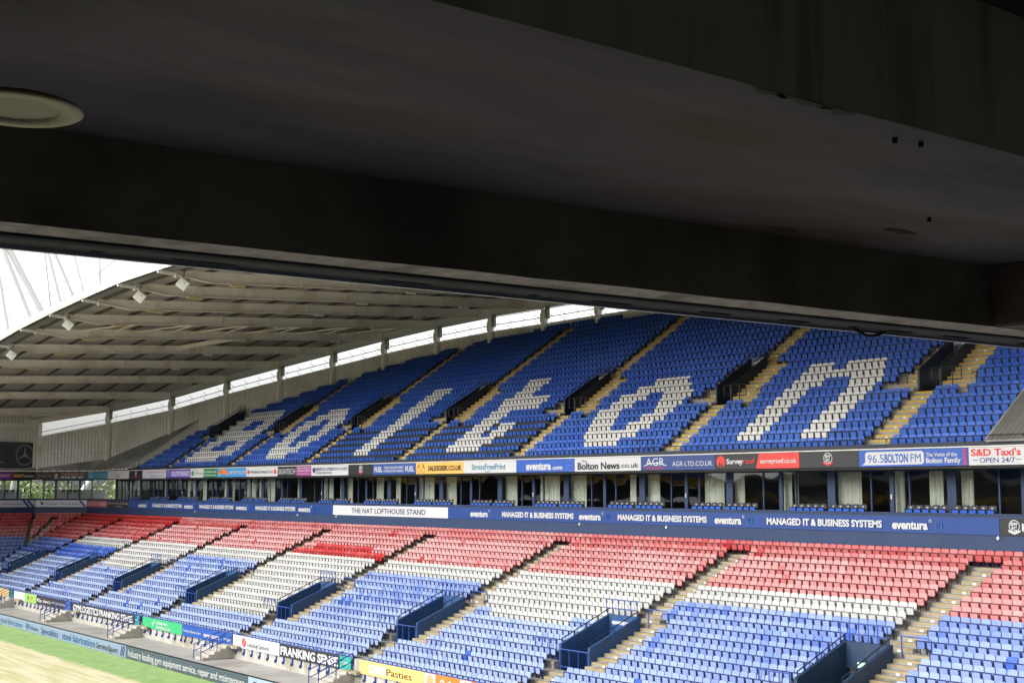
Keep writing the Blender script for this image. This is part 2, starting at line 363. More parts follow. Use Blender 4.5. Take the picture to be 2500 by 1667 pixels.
# ------------------------------------------------------------------ stairwell enclosures (vomitories)
def rail_frame(m, x0, x1, y, z0, z1, n=3, r=.028, low=.18):
    m.path([(x0, y, z0), (x0, y, z1), (x1, y, z1), (x1, y, z0)], r)
    if low: m.tube((x0, y, z0+low), (x1, y, z0+low), r*.9)
    for i in range(1, n): x = x0+(x1-x0)*i/n; m.tube((x, y, z0), (x, y, z1), r*.9)
LOWN = {-1: 'nearest, mostly out of frame', 0: 'largest and nearest, bottom edge of the picture', 1: 'second nearest with white writing inside', 2: 'third nearest, below the first white block edge', 3: 'fourth nearest, beside the tall white block', 4: 'fifth nearest in the lower tier', 5: 'sixth nearest in the lower tier', 6: 'seventh nearest in the lower tier', 7: 'farthest, at the left edge'}
for k in range(0, 8):
    xl, xr = pit_lo(k); o = empty('stairwell_enclosure', ((xl+xr)/2, 43.5, lz(15)))
    tag(o, 'blue walled stairwell in lower tier, ' + LOWN[k], 'stairwell', 'lower tier stairwells')
    inv = Matrix.Translation(-Vector(o.location))
    yf, yb, zf, zb = 43.45, 46.95, -7.93, -6.58
    for a, b in ((xl, xl+.18), (xr-.18, xr)):
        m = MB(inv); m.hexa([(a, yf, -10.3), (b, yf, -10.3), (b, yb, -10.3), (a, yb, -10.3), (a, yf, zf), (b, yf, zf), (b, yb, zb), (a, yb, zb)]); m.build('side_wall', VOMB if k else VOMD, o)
        m = MB(inv); x = (a+b)/2
        for i in range(5):
            f = i/4; y = yf+.15+(yb-yf-.3)*f; z = zf+(zb-zf)*f; m.tube((x, y, z-.02), (x, y, z+.24), .02, 6)
        m.tube((x, yf+.1, zf+.26), (x, yb-.05, zb+.27), .03); m.build('handrail', RAILD, o)
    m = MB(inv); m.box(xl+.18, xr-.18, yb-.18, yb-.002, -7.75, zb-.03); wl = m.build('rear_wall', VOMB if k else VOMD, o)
    m = MB(inv); m.box(xl+.18, xr-.18, yb+.5, yb+.6, -10.3, -7.6); m.box(xl, xr, yb, yb+.62, -7.78, -7.7); m.build('doorway', BLACK, o)
    if k == 1:
        text(o, 'eventura', xl+.45-o.location.x, xr-.45-o.location.x, zb-.38-o.location.z, .26, (.75, .75, .75), y=yb-.19-o.location.y, bold=.02)
    m = MB(inv); m.box(xl+.8, xl+1.3, yb-.22, yb-.19, -7.68, -7.45); m.build('exit_sign', cm((.45, .6, .48)), o)
    m = MB(inv); m.box(xl, xr, yf, yb+3, -10.4, -10.2); m.build('floor_slab', CONC, o)
    m = MB(inv); rail_frame(m, xl-.3, xr-.35, yb+.1, zb-.05, zb+.72, 5, .025, .3); m.build('guard_rail', RAILB, o)
    m = MB(inv); rail_frame(m, xl+.25, xr-.05, yf-.12, lz(15)+.12, lz(15)+1.0, 3, .032, 0); m.tube((xl+.25, yf-.12, lz(15)+.14), (xr-.05, yf-.12, lz(15)+.14), .03); m.build('gate_rail', RAILB, o)
    # free-standing barriers beside the stairwell
    x0 = LX-BAY*k
    m = MB(); rail_frame(m, x0-3.55-.15*k, x0-1.85-.15*k, 43.55, lz(14), lz(14)+1.0, 3, .028, .25)
    tag(m.build('safety_barrier', RAILB), 'blue tubular barrier beside the front of the %s lower stairwell' % (ordinal(k+1) + ' nearest'), 'barrier', 'blue barriers in the lower tier')
    m = MB(); m.path([(x0+1.2-.1*k, 47.2, lz(10)), (x0+1.2-.1*k, 47.2, lz(10)+1.12), (x0+2.5-.1*k, 47.2, lz(10)+1.12), (x0+2.65-.1*k, 47.2, lz(10)+1.05), (x0+2.65-.1*k, 47.2, lz(10)+.2)], .03)
    tag(m.build('safety_rail', RAILB), 'blue hoop rail across the aisle above the %s lower stairwell' % (ordinal(k+1) + ' nearest'), 'rail', 'blue hoop rails in the lower tier')
UPN = {0: 'below the dark concrete beam, beside the letter n', 1: 'between the letters o and n', 2: 'between the letters t and second o', 3: 'between the letters l and t', 4: 'between the first o and l', 5: 'between letter B and first o', 6: 'at the far end beside letter B'}
for k in range(0, 7):
    xl, xr = pit_up(k); o = empty('stairwell_enclosure', ((xl+xr)/2, 62.2, uz(7)))
    tag(o, 'dark navy stairwell in upper tier ' + UPN[k], 'stairwell', 'upper tier stairwells')
    inv = Matrix.Translation(-Vector(o.location))
    yf, yb, zf, zb = 62.2, 65.75, uz(7)+1.3, uz(11)+1.2
    for a, b in ((xl, xl+.14), (xr-.14, xr)):
        m = MB(inv); m.hexa([(a, yf, uz(6)), (b, yf, uz(6)), (b, yb, uz(6)), (a, yb, uz(6)), (a, yf, zf), (b, yf, zf), (b, yb, zb), (a, yb, zb)]); m.build('side_wall', NAVY_D, o)
        m = MB(inv); x = (a+b)/2
        for i in range(5):
            f = i/4; y = yf+.15+(yb-yf-.3)*f; z = zf+(zb-zf)*f; m.tube((x, y, z-.02), (x, y, z+.24), .018, 6)
        m.tube((x, yf+.1, zf+.26), (x, yb-.05, zb+.27), .026); m.build('handrail', RAILD, o)
    m = MB(inv); m.box(xl+.14, xr-.14, yb-.14, yb-.002, uz(8)+1.6, zb-.03); m.build('rear_wall', pm('slate_paint', (.085, .10, .13), rough=.5), o)
    m = MB(inv); m.box(xl, xr, yb+.3, yb+.4, uz(6), uz(9)); m.build('doorway', BLACK, o)
    if k < 5: text(o, 'eventura', xl+.2-o.location.x, xr-.15-o.location.x, zb-.34-o.location.z, .32, (.75, .75, .75), y=yb-.15-o.location.y, bold=.02)
    m = MB(inv); m.box(xl, xr, yf, yb+.4, uz(6)-.1, uz(6)+.02); m.build('floor_slab', CONC_UP, o)
    m = MB(inv); rail_frame(m, xl-.3, xr+.1, yb+.1, zb-.1, zb+.55, 5, .022, .25); m.build('guard_rail', RAILD, o)
    m = MB(inv); z0 = uz(7)+.02
    m.path([(xr-.55, 62.1, z0+.6), (xr-.55, 62.1, z0+1.3), (xr+1.3, 62.1, z0+1.3), (xr+1.3, 62.1, z0+.6), (xr-.55, 62.1, z0+.6)], .03)
    for x in (xr+.05, xr+.75): m.tube((x, 62.1, z0-.5), (x, 62.1, z0+1.3), .03)
    m.build('gate_rail', RAILD, o)
    x0 = UX-BAY*k-.05*k
    m = MB(); rail_frame(m, x0-2.35, x0-1.35, 62.65, uz(7), uz(7)+1.05, 2, .026, .5); m.tube((x0-1.95, 62.65, uz(7)), (x0-1.95, 62.65, uz(7)+.75), .022)
    tag(m.build('safety_barrier', RAILD), 'dark tubular barrier at the front of the stairwell %s' % UPN[k].replace('below the dark concrete beam, ', ''), 'barrier', 'dark barriers in the upper tier')
    m = MB(); x = x0+2.75
    m.path([(x, 62.7, uz(7)), (x, 62.7, uz(7)+1.0), (x+.28, 62.7, uz(7)+1.0), (x+.28, 62.7, uz(7))], .026)
    m.build('hoop_rail', RAILD, o).matrix_parent_inverse = inv
    m = MB(); m.path([(x0+.3, 66.0, uz(11)), (x0+.3, 66.0, uz(11)+1.3), (x0+1.75, 66.0, uz(11)+1.3), (x0+1.9, 66.0, uz(11)+1.2), (x0+1.9, 66.0, uz(11)+.3)], .028)
    tag(m.build('safety_rail', RAILD), 'dark hoop rail across the aisle above the stairwell %s' % UPN[k].replace('below the dark concrete beam, ', ''), 'rail', 'dark hoop rails in the upper tier')
m = MB()
m.tube((X_END, 56.12, 2.56), (XR, 56.12, 2.56), .02)
for x in np.arange(X_END, XR, 1.9): m.tube((x, 56.12, 2.27), (x, 56.12, 2.56), .016, 6); m.tube((x, 56.12, 2.54), (x+.25, 56.4, 2.1), .014, 6)
tag(m.build('front_rail', RAILD), 'thin dark rail along the front edge of the upper tier', 'rail')
for k in range(-1, 7):
    x0 = UX-BAY*k
    m = MB(); rail_frame(m, x0-2.1, x0-.1, 56.22, 2.02, 3.0, 3, .02, .45)
    tag(m.build('aisle_gate', RAILD), 'dark rail at the foot of the yellow aisle, %s from the nearest' % ordinal(k+2), 'rail', 'dark rails at the feet of upper aisles')

# ------------------------------------------------------------------ seats
def outline(wd, z0, z1, rt, rb, n=3):
    pts = []
    for cx, cz, r, a0 in ((wd/2-rt, z1-rt, rt, 0), (-wd/2+rt, z1-rt, rt, 90), (-wd/2+rb, z0+rb, rb, 180), (wd/2-rb, z0+rb, rb, 270)):
        for i in range(n): a = R(a0+90*i/(n-1)); pts.append((cx+r*math.cos(a), cz+r*math.sin(a)))
    return pts
def panel(m, wd, z0, z1, rt, rb, yfun, th, front, rim, ins=.90, ring=0):
    o = outline(wd, z0, z1, rt, rb); zc = (z0+z1)/2
    n = len(o); i_ = [(x*ins, zc+(z-zc)*ins) for x, z in o]
    A = [(x, yfun(z)-th/2, z) for x, z in i_]; B = [(x, yfun(z)-th/2+.018, z) for x, z in o]; Cc = [(x, yfun(z)+th/2, z) for x, z in o]
    m.add(A+B+Cc, [tuple(range(n))], front)
    m.add(A+B+Cc, [(j, (j+1) % n, n+(j+1) % n, n+j) for j in range(n)], ring)
    m.add(A+B+Cc, [(n+j, n+(j+1) % n, 2*n+(j+1) % n, 2*n+j) for j in range(n)] + [tuple(range(2*n, 3*n))], rim)
def seat_parts():
    b = MB(); panel(b, .452, .42, .79, .09, .03, lambda z: -.055+(z-.42)*.16, .045, 0, 1)
    s = MB(); panel(s, .395, .235, .565, .03, .075, lambda z: -.19-(z-.235)*.10, .06, 0, 1, .88, 1)
    f = MB()
    f.bar((-.16, -.05, 0), (-.16, -.06, .45), .035, .05); f.bar((.16, -.05, 0), (.16, -.06, .45), .035, .05); f.box(-.24, .24, -.09, -.04, .29, .335)
    f.box(-.232, -.204, -.245, -.03, .40, .44); f.box(.204, .232, -.245, -.03, .40, .44)
    f.box(-.226, -.200, -.262, -.232, .27, .598); f.box(.200, .226, -.262, -.232, .27, .598); f.box(-.200, .200, -.258, -.225, .570, .598)
    return b, s, f
KINDS = {  # name: (raw, bleached, rim, frame)
 'red_seat': ((.40, .010, .010), (.50, .265, .26), (.18, .010, .012), (.09, .010, .012)),
 'white_seat': ((.38, .38, .36), (.45, .45, .435), (.20, .20, .20), (.11, .11, .11)),
 'pale_blue_seat': ((.022, .085, .46), (.26, .33, .51), (.016, .045, .21), (.008, .018, .07)),
 'royal_blue_seat': ((.008, .085, .50), (.06, .165, .60), (.006, .022, .11), (.005, .008, .016)),
 'cream_seat': ((.68, .67, .64), (.79, .78, .75), (.24, .24, .22), (.02, .02, .02)),
 'black_backed_seat': ((.012, .016, .028), (.02, .024, .036), (.010, .012, .02), (.006, .010, .02)),
}
PROTO = {}
b_, s_, f_ = seat_parts()
for kn, (raw, bl, rim, fr) in KINDS.items():
    mo = plastic(kn+'_plastic', raw, bl, True); ms = plastic(kn+'_plastic_row', raw, bl, False); mr = cm(rim, .5); mf = cm(fr, .5)
    mso, mss = mo, ms
    if kn == 'black_backed_seat':
        mso = plastic('shiny_blue', (.012, .08, .46), (.06, .17, .62), True, .3); mss = plastic('shiny_blue_row', (.012, .08, .46), (.06, .17, .62), False, .3)
    meshes = []
    for nm, mb, mats in (('backrest', b_, [mo, mr]), ('seat', s_, [mso, mr]), ('frame', f_, [mf])):
        o = mb.build(nm, mats); meshes.append(o.data); bpy.data.objects.remove(o)
    PROTO[kn] = (meshes, ms, mss, mr, mf)
seats = []     # kind, x, y, z, angle, wear, label
def vnoise(x, y, s):
    return .5+.25*math.sin(x*s+1.3*math.sin(y*s*.7+2))+.25*math.sin(y*s*1.7+x*s*.43+4)
def run(xa, xb, f):
    n = int((xb-xa+.06)/SP); off = (xb-xa-n*SP)/2
    for j in range(n): f(xa+off+(j+.5)*SP, j, n)
BLK = {-1: 'rightmost lower block', 0: 'second lower block from right', 1: 'third lower block from right', 2: 'fourth lower block from right', 3: 'fifth lower block from right', 4: 'sixth lower block from right', 5: 'seventh lower block from right', 6: 'eighth lower block from right', 7: 'ninth lower block from right', 8: 'tenth lower block from right'}
def low_kind(k, r, j, n):
    red = 6 if k in (-1, 6, 7, 8) else 5
    if r <= red-(1 if k == 6 else 0): return 'red_seat'
    wh = {0: 7, 1: 11, 2: 7, 3: 15, 4: 7, 5: 11, 6: 7}.get(k, -1)
    if r <= wh:
        if r == 11 and k == 1 and (j < 3 or j >= n-4): return 'pale_blue_seat'
        if r == 11 and k == 5 and j < 2: return 'pale_blue_seat'
        return 'white_seat'
    return 'pale_blue_seat'
def low_wear(kd, x, r, k):
    v = vnoise(x, r*1.0, .55)
    if kd == 'red_seat':
        wv = .78+.25*v if k not in (-1,) else .62+.3*v
        if r <= 1: wv -= .32
        if x > -66: wv -= .1
        if r == 0 and x > -62: wv -= .1
        if k >= 6: wv -= .45+(.3 if r < 3 else .1)
        if k == 3 and (r == 5 or (r == 4 and -92 < x < -83)): wv = .05
        if k == 5 and r == 1: wv = .3
    elif kd == 'white_seat': wv = .25+.7*v
    else:
        wv = .55+.35*v+.02*(r-8)
        if k in (0, 2, -1): wv -= .12
        if r >= 12 and k > 0: wv += .15
        if k >= 6 and r < 11: wv = .18+.3*v
        if k == 6 and r < 11: wv = .05+.15*v
    u = rng.random()
    if u < .007: wv = .05
    elif u < .05: wv -= .3
    return max(0, min(1, wv+rng.normal(0, .09)))
for r in range(19):
    A, B = row_corner(r)
    for k in range(-2, 9):
        x0 = LX-BAY*k; x1 = LX-BAY*(k+1)        # x1 = aisle at the block's left, x0 = aisle at its right
        if r == 0: ivs = [(-170, -16)] if k == -2 else []
        elif r <= 9: ivs = [(x1+1.40, x0)]
        elif r <= 15:
            ivs = [(x1+2.72-.02*k, x0-1.8)]
            if r == 9: ivs = [(x1+2.72, x0)]
        else: ivs = [(x1+.53, x0-.92)]
        for a, b in ivs:
            a = max(a, A.x+.15); b = min(b, -16)
            if b-a < .5: continue
            def put(x, j, n, k=k, r=r):
                if r == 0: k = int(math.floor((LX-x)/BAY)); j = int((x-(LX-BAY*(k+1)))/SP)
                kd = low_kind(k, r, j, n)
                lab = '%s tip-up seat, %s from left, %s row down, %s' % ({'red_seat': '%s red', 'white_seat': 'white', 'pale_blue_seat': '%s blue'}[kd], ordinal(j+1), ordinal(r+1), BLK.get(k, 'lower block'))
                wv = low_wear(kd, x, r, k)
                if '%s' in lab: lab = lab % ('faded' if wv > .4 else 'bright')
                seats.append((kd, x, ly(r), lz(r), 0.0, wv, lab))
            run(a, b, put)
    # chamfer
    L = (A-B).length
    if L > .8:
        groups = [(0.1, L-.1)] if r == 0 else [(.1, L/2-.35), (L/2+.3, L-.25)]
        for ga, gb in groups:
            def put(s, j, n):
                p = B+(A-B).normalized()*s; kd = 'red_seat' if r <= 6 else 'pale_blue_seat'
                seats.append((kd, p.x, p.y, lz(r), R(45), (.12 if r < 4 else .45)+.2*rng.random() if kd == 'red_seat' else .35+.2*rng.random(), '%s row down in the angled corner block, %s seat from left' % (ordinal(r+1), ordinal(j+1))))
            run(ga, gb, put)
    for ga, gb in ([(-9, -.15)] if r == 0 else [(-9, -4.6), (-3.9, -.15)]):
        def put(s, j, n):
            kd = 'red_seat' if r <= 6 else 'pale_blue_seat'
            seats.append((kd, B.x, B.y+s, lz(r), R(90), (.12 if r < 4 else .5)+.2*rng.random(), '%s row down in the end stand, %s seat from left' % (ordinal(r+1), ordinal(j+1))))
        run(ga, gb, put)
LET = {
 0: ('n', {2: [(-51.85, -49.87), (-46.9, -44.93)], 3: [(-51.85, -49.83), (-46.9, -44.93)], 4: [(-51.79, -49.82), (-46.9, -44.92)], 5: [(-51.82, -49.8), (-46.88, -44.94)], 6: [(-51.74, -49.81), (-46.84, -44.91)], 7: [(-51.74, -49.77), (-46.88, -44.9)], 8: [(-51.75, -49.33), (-47.34, -44.85)], 9: [(-51.7, -45.33)], 10: [(-51.69, -49.71), (-48.76, -45.82)]}),
 1: ('second o', {2: [(-65.64, -62.2)], 3: [(-66.48, -61.2)], 4: [(-67.07, -64.61), (-63.09, -60.66)], 5: [(-67.55, -65.17), (-62.61, -60.2)], 6: [(-67.57, -65.63), (-62.07, -60.18)], 7: [(-67.52, -65.05), (-62.49, -60.19)], 8: [(-67.51, -64.57), (-63.05, -60.1)], 9: [(-66.49, -61.12)], 10: [(-65.43, -62.09)]}),
 2: ('t', {2: [(-81.79, -77.47)], 3: [(-81.83, -76.91)], 4: [(-81.77, -79.4), (-78.35, -76.5)], 5: [(-81.83, -79.38), (-78.36, -76.45)], 6: [(-81.8, -79.44)], 7: [(-81.79, -79.42)], 8: [(-81.75, -76.4)], 9: [(-81.79, -76.3)], 10: [(-81.75, -79.4)], 11: [(-81.73, -79.39)], 12: [(-81.71, -79.25)]}),
 3: ('l', {n: [(-95.55, -93.13)] for n in range(2, 13)}),
 4: ('first o', {2: [(-111.37, -107.96)], 3: [(-112.29, -106.89)], 4: [(-112.76, -110.36), (-108.85, -106.43)], 5: [(-112.79, -110.81), (-108.35, -105.82)], 6: [(-113.22, -111.25), (-107.84, -105.93)], 7: [(-113.22, -110.77), (-108.33, -105.77)], 8: [(-113.2, -110.28), (-108.8, -105.65)], 9: [(-112.18, -106.68)], 10: [(-111.25, -107.71)]}),
 5: ('capital B', {2: [(-130.17, -122.37)], 3: [(-130.15, -120.57)], 4: [(-130.15, -127.21), (-123.62, -120.73)], 5: [(-130.07, -126.97), (-123.59, -121.18)], 6: [(-130.07, -121.21)], 7: [(-130.13, -121.08)], 8: [(-130.01, -126.96), (-123.55, -121.03)], 9: [(-130.04, -126.85), (-123.93, -121.41)], 10: [(-129.98, -121.55)], 11: [(-130.07, -122.45)]}),
}
for n, xa, xb in UROWS:
    for k in range(-2, 8):
        x0 = UX-BAY*k; x1 = UX-BAY*(k+1)
        if n <= 5: ivs = [(x1+1.42, x0)]
        elif n == 6: ivs = [(x1+1.42, x1+2.92), (x1+3.42, x0)]
        elif n == 7: ivs = [(x1+3.45, x0-2.45)]
        elif n == 8: ivs = [(x1+3.0, x0-1.9)]
        elif n <= 11: ivs = [(x1+2.98, x0-1.4)]
        else: ivs = [(x1+1.6, x0+.15)]
        if 12 <= n and n == max([q for q, _, _ in UROWS]): ivs = [(x1+.2, x0+.15)]
        name, runs = LET.get(k, ('', {}))
        bn = ('block with the letter ' + name) if name else ('upper block at the right edge' if k < 0 else 'upper block at the far end')
        for a, b in ivs:
            if k == 6 or a < xa: a = max(a, xa+.25)
            a = max(a, X_END+.3); b = min(b, xb-.3)
            if b-a < .6: continue
            def put(x, j, m, n=n, k=k):
                if uy(n)+.2 > rear_y(x): return
                w_ = any(p-.06 < x < q+.06 for p, q in runs.get(n, []))
                kd = 'cream_seat' if w_ else ('black_backed_seat' if k in (2, 3) and n <= 5 else 'royal_blue_seat')
                v = vnoise(x, n*1.1, .5); wv = .05+.4*v+(.28 if n < 7 else 0)+(.1 if n < 3 else 0)
                if kd == 'cream_seat': wv = .5*v+.3
                if kd == 'black_backed_seat': wv = .4+.3*v
                lab = '%s tip-up seat, %s from left, %s row up, %s' % ({'cream_seat': 'cream', 'black_backed_seat': 'black-backed blue', 'royal_blue_seat': 'royal blue'}[kd], ordinal(j+1), ordinal(n), bn)
                seats.append((kd, x, uy(n), uz(n), 0.0, max(0, min(1, wv+rng.normal(0, .07))), lab))
            run(a, b, put)
GROUP = {'red_seat': 'red seats of the lower tier', 'white_seat': 'white seats of the lower tier', 'pale_blue_seat': 'blue seats of the lower tier', 'royal_blue_seat': 'blue seats of the upper tier', 'cream_seat': 'white seats spelling the name in the upper tier', 'black_backed_seat': 'black-backed seats of the upper tier'}
STUFFLAB = {'red_seat': 'rows of faded red seats farther along the lower tier', 'white_seat': 'rows of white seats farther along the lower tier', 'pale_blue_seat': 'rows of faded blue seats farther along the lower tier', 'royal_blue_seat': 'rows of royal blue seats farther up and along the upper tier', 'cream_seat': 'cream seats spelling the farther letters in the upper tier', 'black_backed_seat': 'black-backed seats'}
def beam_y(px): return 582+px*.104        # lower edge of the concrete beam in the photograph, for choosing which seats are in view
def project(p):
    p = Vector(p); d = p.dot(FW); return 1250+F_PX*p.dot(RT)/d, 833.5-F_PX*p.dot(UP)/d, d
def seat_arrays(kn):
    meshes, ms, mss, mr, mf = PROTO[kn]; V = []; FL = []; FS = []; MI = []; b = 0
    for me, mm in zip(meshes, ([0, 2], [1, 2], [3])):
        for v in me.vertices: V.append(tuple(v.co))
        for p in me.polygons: FL += [b+i for i in p.vertices]; FS.append(len(p.vertices)); MI.append(mm[p.material_index])
        b += len(me.vertices)
    return np.array(V), np.array(FL), np.array(FS), np.array(MI)
for kn in KINDS:
    lst = [s for s in seats if s[0] == kn]; vis = []
    for i, s in enumerate(lst):
        x, y, d = project((s[1], s[2]-.1, s[3]+.6))
        if 0 < x < 2500 and beam_y(x)+10 < y < 1660 and not (s[1] > -34.9 and s[3] > 1.5): vis.append((d, i))
    vis.sort(); ind = set(i for d, i in vis[:300])
    meshes, ms, mss, mr, mf = PROTO[kn]
    for i in sorted(ind):
        _, x, y, z, a, wv, lab = lst[i]
        o = empty(kn, (x, y, z), a+rng.normal(0, .018)); tag(o, lab, 'seat', GROUP[kn])
        for me in meshes:
            c = bpy.data.objects.new(me.name, me); COL.objects.link(c); c.parent = o; c.color = (wv, wv, wv, 1)
    rest = [s for i, s in enumerate(lst) if i not in ind]
    if not rest: continue
    V, FL, FS, MI = seat_arrays(kn); N = len(rest); nv = len(V)
    ang = np.array([s[4] for s in rest])+rng.normal(0, .018, N); P = np.array([[s[1], s[2], s[3]] for s in rest])
    ca, sa = np.cos(ang)[:, None], np.sin(ang)[:, None]
    jit = rng.normal(0, .006, (N, 1))
    X = V[None, :, 0]*ca - V[None, :, 1]*sa + P[:, 0:1]; Y = V[None, :, 0]*sa + V[None, :, 1]*ca + P[:, 1:2]; Z = V[None, :, 2] + P[:, 2:3] + jit*0
    co = np.stack([X, Y, Z], -1).reshape(-1, 3).astype(np.float32)
    loops = (FL[None, :] + (np.arange(N)*nv)[:, None]).ravel().astype(np.int32)
    tot = np.tile(FS, N); st = np.concatenate([[0], np.cumsum(tot)[:-1]])
    me = bpy.data.meshes.new(kn+'_rows'); me.vertices.add(len(co)); me.vertices.foreach_set('co', co.ravel())
    me.loops.add(len(loops)); me.loops.foreach_set('vertex_index', loops)
    me.polygons.add(len(tot)); me.polygons.foreach_set('loop_start', st.astype(np.int32)); me.polygons.foreach_set('material_index', np.tile(MI, N).astype(np.int32))
    for m in (ms, mss, mr, mf): me.materials.append(m)
    at = me.attributes.new('wear', 'FLOAT', 'POINT'); at.data.foreach_set('value', np.repeat(np.array([s[5] for s in rest], np.float32), nv))
    me.update(calc_edges=True)
    o = bpy.data.objects.new(kn.replace('_seat', '_seating'), me); COL.objects.link(o); kind(o, 'stuff', STUFFLAB[kn], 'seating')

# seats of the executive boxes
bs = empty('box_seat'); bparts = []
for nm, m_ in (('backrest', b_), ('seat', s_), ('frame', f_)):
    o = m_.build(nm, {'backrest': [cm((.016, .017, .022), .6), cm((.012, .012, .016))], 'seat': [cm((.03, .12, .55), .35), cm((.01, .04, .2))], 'frame': [BLACK]}[nm], bs); bparts.append(o)
mm = MB(); mm.box(-.06, .06, -.06, -.05, .62, .70); o = mm.build('crest_patch', cm((.35, .35, .37)), bs); bparts.append(o)
first = True
for q in range(-1, 15):
    for gi, ga in enumerate((-39.75-7.54*q, -37.09-7.54*q)):
        for j in range(5):
            x = ga+.26+j*.485
            if not (-143 < x < -33.2): continue
            lab = 'blue padded box seat, %s in the %s five, %s bay from right' % (ordinal(j+1), 'right' if gi else 'left', ordinal(q+2))
            if first: o = bs; first = False
            else:
                o = bs.copy(); COL.objects.link(o)
                for c in bparts: c2 = c.copy(); COL.objects.link(c2); c2.parent = o
            o.location = (x, 57.1, -1.61); tag(o, lab, 'seat', 'padded seats in front of the boxes')

# ------------------------------------------------------------------ executive boxes
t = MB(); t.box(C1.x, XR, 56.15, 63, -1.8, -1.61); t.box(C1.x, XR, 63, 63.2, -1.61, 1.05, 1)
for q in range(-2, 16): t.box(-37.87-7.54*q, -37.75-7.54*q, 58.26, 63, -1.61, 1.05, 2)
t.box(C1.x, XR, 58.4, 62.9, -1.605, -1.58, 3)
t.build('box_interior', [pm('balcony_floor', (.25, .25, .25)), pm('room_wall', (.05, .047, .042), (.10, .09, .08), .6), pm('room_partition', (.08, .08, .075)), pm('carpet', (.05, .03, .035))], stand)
for q in range(-2, 16):
    D = -37.8-7.54*q-7.54
    if D < C1.x+.3: continue
    m = MB()
    for x, wd in ((D, .5), (D+2.65, .09), (D+3.95, .26), (D+5.05, .09), (D+7.54, .01)): m.box(x-wd/2, x+wd/2, 58.14, 58.26, -1.61, 1.05)
    m.box(D, D+7.54, 58.15, 58.25, .93, 1.05); m.box(D, D+7.54, 58.15, 58.25, -1.61, -1.5)
    fr = m.build('glazed_front', NAVY, stand)
    for a, b, nm in ((D+.25, D+2.6, 'pane'), (D+2.7, D+3.82, 'door_pane'), (D+4.08, D+5.0, 'door_pane'), (D+5.1, D+7.29, 'pane')):
        m = MB(); m.box(a, b, 58.195, 58.205, -1.5, .93); m.build(nm, GLASS, fr)
    if q % 2 == 0:
        m = MB(); m.box(D+3.92, D+3.99, 58.08, 58.13, -.55, -.3); m.build('door_handle', OFFW, fr)
CUR = [(-61.98, -61.43), (-60.78, -59.22), (-55.3, -53.75), (-53.0, -52.06), (-49.3, -48.47), (-48.28, -48.02), (-45.41, -43.65), (-41.61, -40.94), (-39.37, -38.55), (-37.5, -36.85),
 (-106.96, -106.04), (-102.17, -100.4), (-99.33, -97.13), (-93.19, -92.17), (-90.2, -89.45), (-86.84, -84.66), (-83.7, -81.69), (-76.13, -74.0), (-71.39, -69.16), (-68.2, -66.34),
 (-149.7, -146.2), (-145.29, -143.49), (-137.66, -135.8), (-131.98, -130.91), (-129.94, -128.04), (-127.57, -126.64), (-122.41, -120.24), (-117.54, -115.49), (-114.76, -112.55), (-112.3, -111.47)]
for i, (a, b) in enumerate(sorted(CUR, reverse=True)):
    m = MB(); n = max(6, int((b-a)/.045)); z0, z1 = -1.55, .92
    ph = rng.random()*6
    ys = [58.62+.05*math.sin((a+(b-a)*j/n)*24+ph)+.015*math.sin(j*1.7+ph) for j in range(n+1)]
    vs = []
    for j in range(n+1):
        x = a+(b-a)*j/n; vs += [(x, ys[j]+.02*math.sin(j*2.3), z0), (x, ys[j], z1), (x, ys[j]+.02+.02*math.sin(j*2.3), z0), (x, ys[j]+.02, z1)]
    m.add(vs, [(4*j, 4*j+4, 4*j+5, 4*j+1) for j in range(n)]+[(4*j+2, 4*j+3, 4*j+7, 4*j+6) for j in range(n)]+[(0, 1, 3, 2), (4*n, 4*n+2, 4*n+3, 4*n+1)])
    tag(m.build('curtain', CURT, None, True), 'pale pleated curtain behind the box glass, %s from the right' % ordinal(i+1), 'curtain', 'curtains in the executive boxes')

# ------------------------------------------------------------------ advertising boards
def board(name, label, x0, x1, z0, z1, M, col, items=(), cat='advertising board', group=None, th=.05, frame=None):
    m = MB(); m.box(x0, x1, -th, 0, z0, z1)
    o = m.build(name, cm(col, .4)); tag(o, label, cat, group); o.matrix_world = M
    for li_, it in enumerate(items):
        dp = .006+.004*(min(li_, 9)+1)
        if it[0] == 'T':
            _, s, a, b, zc, h, c = it[:7]; bold = it[7] if len(it) > 7 else .015
            text(o, s, a, b, zc, h, c, y=-th-dp, bold=bold)
        elif it[0] == 'P':   # coloured polygon (x,z)
            _, nm, poly, c = it; m = MB(); m.prism([(x, -th-dp, z) for x, z in poly], (0, dp-.001, 0)); m.build(nm, cm(c, .4), o)
        elif it[0] == 'O':   # ring or disc
            _, nm, cx, cz, r, r0, c = it; m = MB(); n = 28
            P = [(cx+r*math.cos(2*math.pi*i/n), -th-dp, cz+r*math.sin(2*math.pi*i/n)) for i in range(n)]
            if r0 <= 0: m.prism(P, (0, dp-.001, 0))
            else:
                Q = [(cx+r0*math.cos(2*math.pi*i/n), -th-dp, cz+r0*math.sin(2*math.pi*i/n)) for i in range(n)]
                m.add(P+Q, [(i, (i+1) % n, n+(i+1) % n, n+i) for i in range(n)])
            m.build(nm, cm(c, .4), o)
    return o
WH, NV, BK, RD = (.56, .56, .57), (.015, .035, .13), (.018, .019, .022), (.62, .03, .03)
BL = (.012, .075, .38); PBL = (.02, .09, .42)
MF = Matrix.Translation((0, 55.95, 0)); fz0, fz1 = 1.12, 1.98; zc = 1.55
